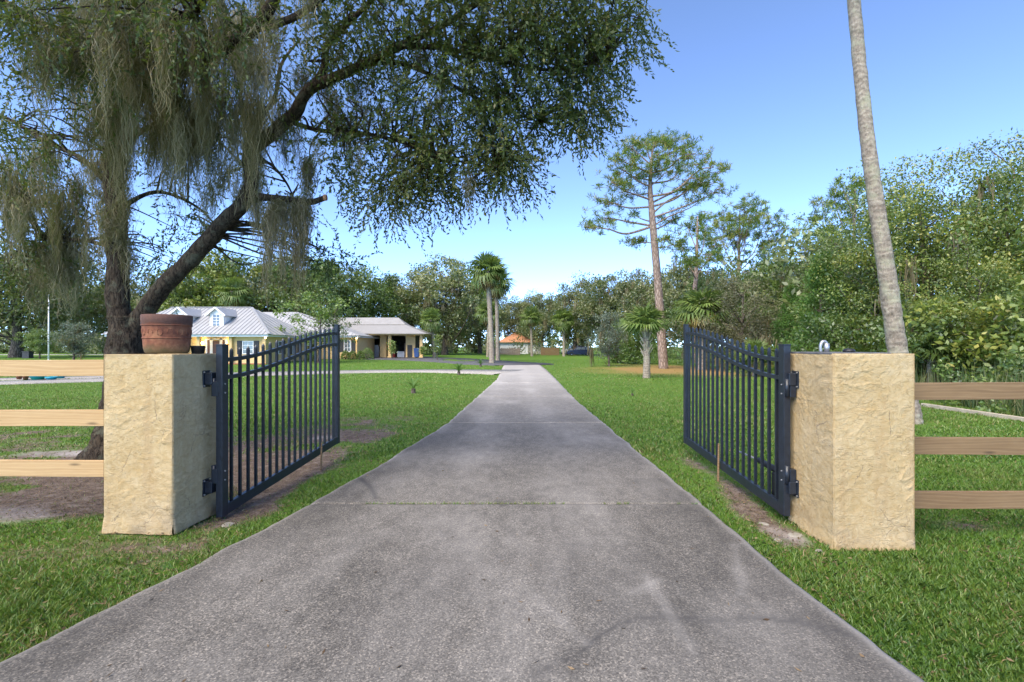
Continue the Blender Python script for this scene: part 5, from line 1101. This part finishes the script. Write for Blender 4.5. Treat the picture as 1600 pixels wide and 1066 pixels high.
def bush(label, px, d, R, h, seed, name='round_bush', mat='leaf_green', group=None):
    r = np.random.default_rng(seed); X_ = (px - 800) * d / FPX; z = gzf(X_, d); rt = thing(name, (X_, d, z), label, 'shrub', group)
    n = 1500; v = unit(r.normal(size=(n, 3))) * (.75 + .3 * r.random(n))[:, None]; v[:, 2] = np.abs(v[:, 2]) * 1.0; c = v * np.array([R, R, h * .9]); c[:, 2] += .05
    D = unit(v + r.normal(size=(n, 3)) * .8); S = unit(np.cross(D, r.normal(size=(n, 3)))); L = .09 * (.6 + .8 * r.random(n)); i = np.arange(n) * 4; me = npmesh('crown', rhombus(c, D, S, L, L * .6), np.stack([i, i+1, i+2, i+3], 1)); attr(me, 'tint', np.repeat(r.random(n), 4)); link('crown', me, M[mat], rt)
    mb = MB()
    for k in range(5): a = k * 1.26; mb.tube([(0, 0, -.05), (.4*R*math.cos(a), .4*R*math.sin(a), h*.4), (.7*R*math.cos(a), .7*R*math.sin(a), h*.7)], [.03, .02, .008], 5, 6)
    link('stems', mb.mesh('stems'), M['tree_bark'], rt)
for lab, px, R, h in (('leftmost clipped bush by the house wing', 540, .48, 1.0), ('second clipped bush from the left by the house wing', 551, .48, .95), ('third clipped bush from the left by the house wing', 563, .42, .98), ('largest clipped bush in front of the carport', 574, .68, 1.35), ('clipped bush against the wall behind the left gate bars', 487, .62, 1.25)): bush(lab, px, 49 if px < 500 else 53.5, R, h, px)
def sapling(label, px, d, h, seed):
    r = np.random.default_rng(seed); X_ = (px - 800) * d / FPX; z = gzf(X_, d); rt = thing('sapling', (X_, d, z), label, 'tree'); mb = MB(); mb.tube([(0, 0, -.05), (.03, 0, h * .5), (-.02, 0, h)], [.05, .03, .01], 7, 10); link('trunk', mb.mesh('trunk'), M['tree_bark'], rt)
    n = 420; t = .3 + .7 * r.random(n); c = np.stack([r.normal(0, .22, n), r.normal(0, .22, n), h * t], 1); D = unit(r.normal(size=(n, 3)) + np.array([0, 0, .6])); S = unit(np.cross(D, r.normal(size=(n, 3)))); L = .22 * (.6 + .8 * r.random(n)); i = np.arange(n) * 4
    me = npmesh('crown', rhombus(c, D, S, L, L * .35), np.stack([i, i+1, i+2, i+3], 1)); attr(me, 'tint', np.repeat(.4 + .6 * r.random(n), 4)); link('crown', me, M['leaf_green'], rt)
sapling('leafy sapling between the carport and the driveway palms', 683, 53, 2.6, 1); sapling('slim sapling in front of the middle carport column', 613, 56, 2.0, 2); sapling('potted green plant beside the right carport column', 661, 59, 1.3, 3)

# ------------------------------------------------------------------ left yard: pots, flagpole, box
def bowl(label, px, d, R):
    x = (px - 800) * d / FPX; mb = MB(); mb.lathe([(0, .0), (R * .6, .0), (R * .92, R * .55), (R, R * .62), (R, R * .75), (R * .88, R * .75), (R * .8, R * .3), (0, R * .3)], (x, d, gzf(x, d)), 20)
    tag(mb.build('glazed_bowl', M['cyan'], None, True), label, 'flower pot', 'turquoise planter bowls')
bowl('largest turquoise planter bowl on the island between the drives', 59, 24.2, .33); bowl('middle turquoise planter bowl on the island', 80, 24.0, .24); bowl('right turquoise planter bowl on the island', 93, 25.0, .26)
for k, (px, lab) in enumerate(((30, 'small brown pot with twigs left of the turquoise bowls'), (40, 'small brown pot nearest the largest turquoise bowl'))):
    x = (px - 800) * 24.2 / FPX; z = gzf(x, 24.2); rt = thing('clay_pot', (x, 24.2, z), lab, 'flower pot'); mb = MB(); mb.lathe([(0, 0), (.08, 0), (.12, .18), (.13, .2), (.1, .2), (.08, .04), (0, .04)], (0, 0, 0), 12); link('pot_body', mb.mesh('pot_body', True), M['terracotta'], rt)
    mb = MB(); q = random.Random(k)
    for j in range(6): mb.tube([(0, 0, .05), (q.uniform(-.1, .1), q.uniform(-.1, .1), .25), (q.uniform(-.2, .2), q.uniform(-.2, .2), .38)], [.01, .008, .003], 5)
    link('dry_twigs', mb.mesh('dry_twigs'), M['wood_old'], rt)
d = 50.; x = (76 - 800) * d / FPX; fp = thing('flagpole', (x, d, gzf(x, d)), 'white flagpole standing on the far left lawn', 'flagpole')
mb = MB(); mb.tube([(x, d, -.1), (x, d, 3.5), (x, d, 6.75)], [.075, .06, .04], 12); mb.build('pole', M['white'], fp, True)
mb = MB(); mb.lathe([(0, -.08), (.06, -.05), (.08, 0), (.06, .05), (0, .08)], (x, d, 6.82), 10); mb.build('finial', M['white'], fp, True)
mb = MB(); mb.lathe([(.2, 0), (.2, .1), (.1, .3), (.08, .32)], (x, d, -.03), 12); mb.build('base_collar', M['white'], fp, True)
d = 58.; x = (43.5 - 800) * d / FPX; bx_ = thing('utility_cabinet', (x, d, gzf(x, d)), 'dark utility cabinet on the lawn left of the flagpole', 'cabinet')
mb = MB(); mb.box(x - .4, x + .4, d - .3, d + .3, -.05, 1.0); mb.build('cabinet_body', M['shutter'], bx_, bevel=.03); mb = MB(); mb.box(x - .44, x + .44, d - .34, d + .34, 1.005, 1.08); mb.build('cabinet_lid', M['shutter'], bx_, bevel=.02)
ribbon('street', [(-140, 86, 5), (-90, 84, 5), (-52, 84, 5)], M['concrete_pale'], .01)
# ------------------------------------------------------------------ far house, fences, cars
d = 112.; Nn = thing('neighbour_house', (2, 116, 0), 'distant white house with orange tiled roof and two garage doors', 'house')
x0, x1 = -2.9, 7.2
mb = MB(); mb.box(x0, x1, d, d + 10, -.4, 2.6); mb.build('wall', M['white'], Nn)
mb = MB(); mb.add([(x0-.6, d-.6, 2.6), (x1+.6, d-.6, 2.6), (x1+.6, d+10.6, 2.6), (x0-.6, d+10.6, 2.6), (x0+4, d+5, 5.2), (x1-3, d+5, 5.2)], [(0,1,5,4),(1,2,5),(2,3,4,5),(3,0,4),(3,2,1,0)]); mb.build('roof', M['tile'], Nn)
for a in (-2.5, .6):
    mb = MB(); mb.box(a, a + 2.5, d - .06, d - .01, -.3, 2.0); g = mb.build('garage_door', M['white'], Nn)
    for k in range(1, 4): mb = MB(); mb.box(a, a + 2.5, d - .075, d - .062, -.3 + .57 * k, -.27 + .57 * k); mb.build('door_groove', M['slabgrey'], g)
mb = MB(); mb.box(3.6, 6.9, d - .08, d - .02, -.3, 2.4); mb.build('entry_shade_panel', M['slabgrey'], Nn); mb = MB(); mb.box(4.4, 5.2, d - .11, d - .085, -.3, 1.8); mb.build('door', M['white'], Nn)  # flat grey panel on the white wall, its colour standing in for entry shade
def plank_fence(label, px0, px1, d, h, m):
    a, b = (px0 - 800) * d / FPX, (px1 - 800) * d / FPX; rt = thing('plank_fence', ((a + b) / 2, d, -.05), label, 'fence'); n = int((b - a) / .22); q = random.Random(int(px0))
    for k in range(n): mb = MB(); x = a + (b - a) * k / n; hh = h * q.uniform(.93, 1.04); mb.box(x, x + .2, d, d + .03, -.4, hh); mb.build('plank', M[m], rt)
    mb = MB(); mb.box(a, b, d + .035, d + .09, h * .7, h * .7 + .09); mb.build('rail', M[m], rt)
plank_fence('grey plank fence below the orange-roofed house', 762, 813, 97, 1.35, 'wood_grey'); plank_fence('reddish plank fence left of the parked cars', 845, 874, 95, 1.5, 'wood_old')
def car(label, name, x, y, z, L, W_, Hh, paint, heading, hood=.28):
    """side profile lofted across the width; local x forward."""
    rt = thing(name, (x, y, z), label, 'car'); rt.rotation_euler[2] = heading; h = Hh; b = .2
    prof = [(-.5*L, .45*h), (-.495*L, .30*h), (-.47*L, b), (.46*L, b), (.495*L, .30*h), (.5*L, .42*h), (.47*L, .53*h), ((.5-hood)*L, .62*h), (-.46*L, .64*h)]
    def loft(profile, ws):
        mb = MB(); k = len(profile); V = []
        for (yy, sc) in ws:
            for (px_, pz) in profile: V.append((px_ * sc, yy, b + (pz - b) * (1 if sc > .99 else .98)))
        F = [(i*k+j, i*k+(j+1) % k, (i+1)*k+(j+1) % k, (i+1)*k+j) for i in range(len(ws)-1) for j in range(k)] + [tuple(range(k)), tuple((len(ws)-1)*k + j for j in range(k))[::-1]]; mb.add(V, F); return mb
    def put(mb, nm, m, par=rt, smooth=False):
        me = mb.mesh(nm, smooth); bm = bmesh.new(); bm.from_mesh(me); bmesh.ops.recalc_face_normals(bm, faces=bm.faces); bm.to_mesh(me); bm.free(); o = link(nm, me, M[m], par); return o
    w = W_ / 2; bd = put(loft(prof, [(-w, .975), (-w*.93, 1), (w*.93, 1), (w, .975)]), 'body', paint); bv = bd.modifiers.new('b', 'BEVEL'); bv.width = .05; bv.segments = 2
    c0, c1 = -.47*L, (.5-hood)*L
    mb = MB(); zl, zh = .61*h, h; V = [(c0, -w*.94, zl), (c1, -w*.94, zl), (c1-.16*L, -w*.76, zh), (c0+.09*L, -w*.76, zh*.97), (c0, w*.94, zl), (c1, w*.94, zl), (c1-.16*L, w*.76, zh), (c0+.09*L, w*.76, zh*.97)]
    mb.add(V, [(0,1,2,3),(4,7,6,5),(0,3,7,4),(1,5,6,2),(3,2,6,7)]); cb = put(mb, 'cabin', paint); bv = cb.modifiers.new('b', 'BEVEL'); bv.width = .04; bv.segments = 2
    for s in (-1, 1):
        P_ = lambda u, v_: (lambda lo, hi: lo * (1 - v_) + hi * v_)(np.array([c0 + (c1 - c0) * u, s * w * .945, zl]), np.array([c0 + .09*L + (c1 - .16*L - c0 - .09*L) * u, s * w * .765, zh * .985]))
        for u0, u1 in ((.06, .30), (.34, .60), (.64, .93)):
            mb = MB(); mb.add([P_(u0, .12), P_(u1, .12), P_(u1 * .98, .84), P_(u0, .84)], [(0, 1, 2, 3)]); put(mb, 'side_window', 'carglass')
        for xx in (-.31*L, .31*L):
            mb = MB(); mb.lathe([(.20, -.1), (.33, -.1), (.35, -.06), (.35, .06), (.33, .1), (.20, .1)], (0, 0, 0), 20); t = put(mb, 'tyre', 'rubber'); t.location = (xx, s * (w - .08), .35); t.rotation_euler = (math.pi/2, 0, 0)
            mb = MB(); mb.lathe([(0, .06), (.1, .08), (.2, .07), (.21, .0), (.21, -.07), (.1, -.08), (0, -.06)], (0, 0, 0), 16); rm = put(mb, 'rim', 'rim', t)
        mb = MB(); mb.box(.455*L, .493*L, s*w*.55 - .16, s*w*.55 + .16, .43*h, .50*h); put(mb, 'headlight', 'white'); mb = MB(); mb.box(-.503*L, -.48*L, s*w*.8 - .1, s*w*.8 + .1, .48*h, .62*h); put(mb, 'tail_light', 'red')
    mb = MB(); mb.add([(c1 - .005*L, -w*.86, zl+.05), (c1 - .005*L, w*.86, zl+.05), (c1-.148*L, w*.70, zh-.04), (c1-.148*L, -w*.70, zh-.04)], [(0, 1, 2, 3)]); 
    mb.V = [(v[0] + .03, v[1], v[2] + .02) for v in mb.V]; put(mb, 'windscreen', 'carglass')
    mb = MB(); mb.box(-.515*L, -.49*L, -w*.9, w*.9, b + .06, b + .22).box(.485*L, .51*L, -w*.9, w*.9, b + .04, b + .20); put(mb, 'bumper', 'rubber')
    return rt
car('dark blue sport utility vehicle parked on the far lawn', 'parked_car', (905 - 800) * 92 / FPX, 92, -.04, 4.6, 1.85, 1.72, 'navy', math.pi * .97)
car('silver pickup-height vehicle parked behind the dark blue car', 'parked_car', (897 - 800) * 98 / FPX, 98, .02, 5.0, 1.9, 1.9, 'silver', math.pi * 1.02)

# ------------------------------------------------------------------ small things near the gates
mb = MB(); q0 = np.array([11.2, 10.6, gzf(11.2, 10.6) + .04]); q1 = np.array([11.25, 13.5, gzf(11.25, 13.5) + .04]); mb.bar(q0, q1, .10, .10)
tag(mb.build('timber_edging', M['timber'], None, bevel=.01), 'pale timber edging along the brush right of the lawn', 'timber')
for lab, x, y, s in (('largest pale stone at the foot of the right pillar', 2.50, 4.35, .05), ('small pale stone nearest the driveway by the right pillar', 2.28, 4.22, .032), ('pale stone under the right gate hinge', 2.36, 4.62, .035), ('pale chip in the dirt before the right pillar', 2.50, 4.02, .028), ('pale stone at the foot of the left gate hinge post', -2.62, 4.55, .05)):
    bm = bmesh.new(); bmesh.ops.create_icosphere(bm, subdivisions=2, radius=s)
    for v in bm.verts: k = 1 + .35 * mnoise.noise(v.co * 14 + Vector((x * 7, y * 5, 0))); v.co = Vector((v.co.x * 1.35 * k, v.co.y * k, v.co.z * .32 * k))
    me = bpy.data.meshes.new('stone'); bm.to_mesh(me); bm.free(); o = link('stone', me, M['stone'], None, (x, y, gzf(x, y) + .004)); o.rotation_euler[2] = x * 9; tag(o, lab, 'stone')
